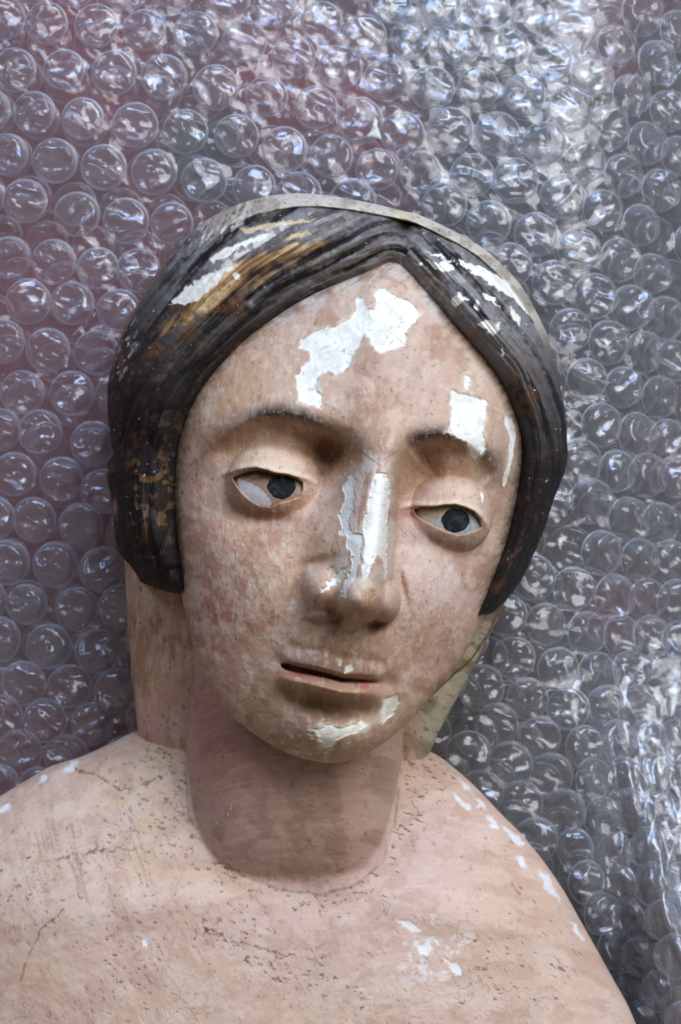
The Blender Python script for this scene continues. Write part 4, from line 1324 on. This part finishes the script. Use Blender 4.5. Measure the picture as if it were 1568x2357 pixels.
def folded_film():
    """loose edge of the film pulled tight over the bubbles at the lower right"""
    step = 5.0
    xs = np.arange(1290, 2000, step); ys = np.arange(1500, 2800, step)
    X, Y = np.meshgrid(xs, ys)
    edge = 1352 + .20 * np.maximum(0, Y - 1900) + 46 * (fbm(Y, Y * 0, 170, oct=3, seed=701) - .5) * 2 + 70 * smooth(1720, 1560, Y) + 30 * smooth(1900, 2200, Y)
    X = X + (edge - 1290)[:, :1]
    X = X + 10 * (fbm(X, Y, 60, oct=2, seed=702) - .5)
    top = 1575 + 60 * (fbm(X, X * 0, 120, oct=2, seed=703) - .5)
    Y = Y + (top - 1500)
    u = 1 + 0 * X
    z = lay(X, Y) + 30
    pull = ridge(fbm_dir(X, Y, 240, 62, math.radians(104), oct=2, seed=704)) ** 2
    pull2 = ridge(fbm_dir(X, Y, 130, 48, math.radians(62), oct=2, seed=705)) ** 2
    cell = 0 * X
    for (bx, by) in P_:
        if bx > 1250 and by > 1450:
            cell = np.maximum(cell, np.exp(-(((X - bx) / 40) ** 2 + ((Y - by) / 42) ** 2) ** 1.5))
    z = z + 22 * pull + 16 * pull2 + 10 * cell - 8 + 7 * (fbm(X, Y, 34, oct=3, seed=706) - .5)
    return make_mesh("film_fold", W(X, Y, z).reshape(-1, 3), grid_quads(*X.shape, False)[:, ::-1])


print("bubbles traced", len(traced), "fill", len(fill_in), len(fill_out))
top_sheet = make_wrap("bubble_wrap", "clear crumpled bubble wrap sheet spread under the painted bust, uppermost layer", 0, M_FILM, traced + fill_in, fill_out, bub_mesh, 501, 1.0)

fold_o = link("film_fold", folded_film(), M_FILM, top_sheet)

low_mesh = [m.copy() for m in bub_mesh[:6]]
for m in low_mesh:
    seam_slots(m, M_FILM2, M_SEAM2)
low_ind, low_out = [], []
for j in range(-2, 30):
    for i in range(-3, 20):
        x = i * 110 + (55 if j % 2 else 0) - 40; y = j * 95 - 40
        a = math.radians(7)
        xr = 784 + (x - 784) * math.cos(a) - (y - 1178) * math.sin(a); yr = 1178 + (x - 784) * math.sin(a) + (y - 1178) * math.cos(a)
        sdv = sd_poly(np.array([xr]), np.array([yr]), SIL)[0]
        if sdv < -60: continue
        inside = -50 < xr < 1640 and -50 < yr < 2430 and sdv > -30
        (low_ind if inside else low_out).append((xr, yr))
print("lower", len(low_ind), len(low_out))
make_wrap("bubble_wrap.001", "second clear bubble wrap sheet seen through the upper one, lying on the dark red cloth", -52, M_FILM2, low_ind, low_out, low_mesh, 601, .6)

xs = np.arange(-3200, 4801, 60); ys = np.arange(-3200, 5601, 60)
X, Y = np.meshgrid(xs, ys)
zc_ = np.where(True, lay(np.clip(X, -420, 2050), np.clip(Y, -420, 2900)), 0) - 96
zc_ = zc_ + 0
tbl = link("tabletop", make_mesh("tabletop", W(X, Y, zc_).reshape(-1, 3), grid_quads(*X.shape, False)[:, ::-1]), M_CLOTH)
tag(tbl, "dark red cloth under the bubble wrap", kind="structure")

# ------------------------------------------------------------------ loose flakes of plaster
t = NT("plaster_white")
b = t.n('ShaderNodeBsdfPrincipled', i_Roughness=.85)
nz = t.n('ShaderNodeTexNoise', i_Scale=700.0, i_Detail=4.0)
rp = t.n('ShaderNodeValToRGB'); rp.color_ramp.elements[0].color = (.52, .5, .44, 1); rp.color_ramp.elements[1].color = (.8, .79, .75, 1)
t.l(nz, 'Fac', rp, 0); t.l(rp, 0, b, 'Base Color')
o_n = t.n('ShaderNodeOutputMaterial'); t.l(b, 0, o_n, 0)
M_PL = t.m
M_CRUMB = NT("brown_crumb").m
_b = M_CRUMB.node_tree.nodes.new('ShaderNodeBsdfPrincipled'); _o = M_CRUMB.node_tree.nodes.new('ShaderNodeOutputMaterial')
_b.inputs['Base Color'].default_value = (.22, .13, .06, 1); _b.inputs['Roughness'].default_value = .9
M_CRUMB.node_tree.links.new(_b.outputs[0], _o.inputs[0])


def flake(px, py, poly, label, thick=5, lift=38, mat=M_PL, group=None, seed=1):
    x0, y0 = at_floor(px, py)
    P = spline(poly, max(14, len(poly) * 3), True) if len(poly) > 4 else np.array(poly, float)
    n = len(P)
    r_ = np.random.default_rng(seed)
    x = P[:, 0]; y = P[:, 1]
    zt = thick + r_.uniform(-1, 1, n); zb = np.zeros(n)
    ring = lambda f, zz: np.stack([x * f, -y * f, zz], -1)
    V = np.stack([ring(.55, zt + 1.2), ring(.92, zt), ring(1.0, zt * .55), ring(.95, zb), ring(.5, zb - .4)])
    verts, qd, tr = polar_closed(V, V[0].mean(0), V[-1].mean(0))
    me = make_mesh("plaster_flake", verts * S, qd, tr, smooth_shade=False)
    o = link("plaster_flake", me, mat)
    z = float(lay(np.array([x0]), np.array([y0]))[0]) + lift
    o.location = W(np.array([x0]), np.array([y0]), np.array([z]))[0]
    n_ = Vector(lay_n(np.array([x0]), np.array([y0]), 30.0)[0])
    o.rotation_euler = Vector((0, 0, 1)).rotation_difference(n_).to_euler()
    tag(o, label, "plaster flake", group)
    return o


flake(862, 303, [(2, -34), (8, -8), (16, 20), (-4, 16), (-20, 14), (-8, 0)], "white pointed plaster flake lying on the wrap just above the crown of the head", 5)
flake(137, 1744, [(-12, 0), (-2, -6), (10, -3), (8, 5), (-6, 7)], "small white plaster chip on a bubble left of the bust's pale shoulder", 5)
flake(1531, 1839, [(-7, 3), (-2, -7), (7, -4), (6, 6)], "white plaster crumb at the right edge of the wrap, upper of the two there", 5, 14)
flake(1561, 1893, [(-8, 2), (0, -6), (8, -2), (4, 6)], "white plaster crumb at the right edge of the wrap, lower of the two there", 5, 14)
flake(1361, 236, [(-5, 4), (0, -7), (6, -2), (4, 6)], "tiny brown crumb on a bubble at the upper right", 5, 30, M_CRUMB)
flake(939, 303, [(-6, 5), (-2, -7), (5, -5), (6, 5)], "tiny dark brown crumb on the wrap right of the white pointed flake", 5, 30, M_CRUMB)
flake(712, 311, [(-3, 4), (0, -5), (4, -1), (2, 4)], "tiny white plaster grain on the wrap left of the pointed flake", 3, 14)
flake(1085, 75, [(-6, 9), (-2, -9), (5, -7), (4, 7)], "tiny white plaster grain on a bubble near the top edge of the picture", 3, 36)
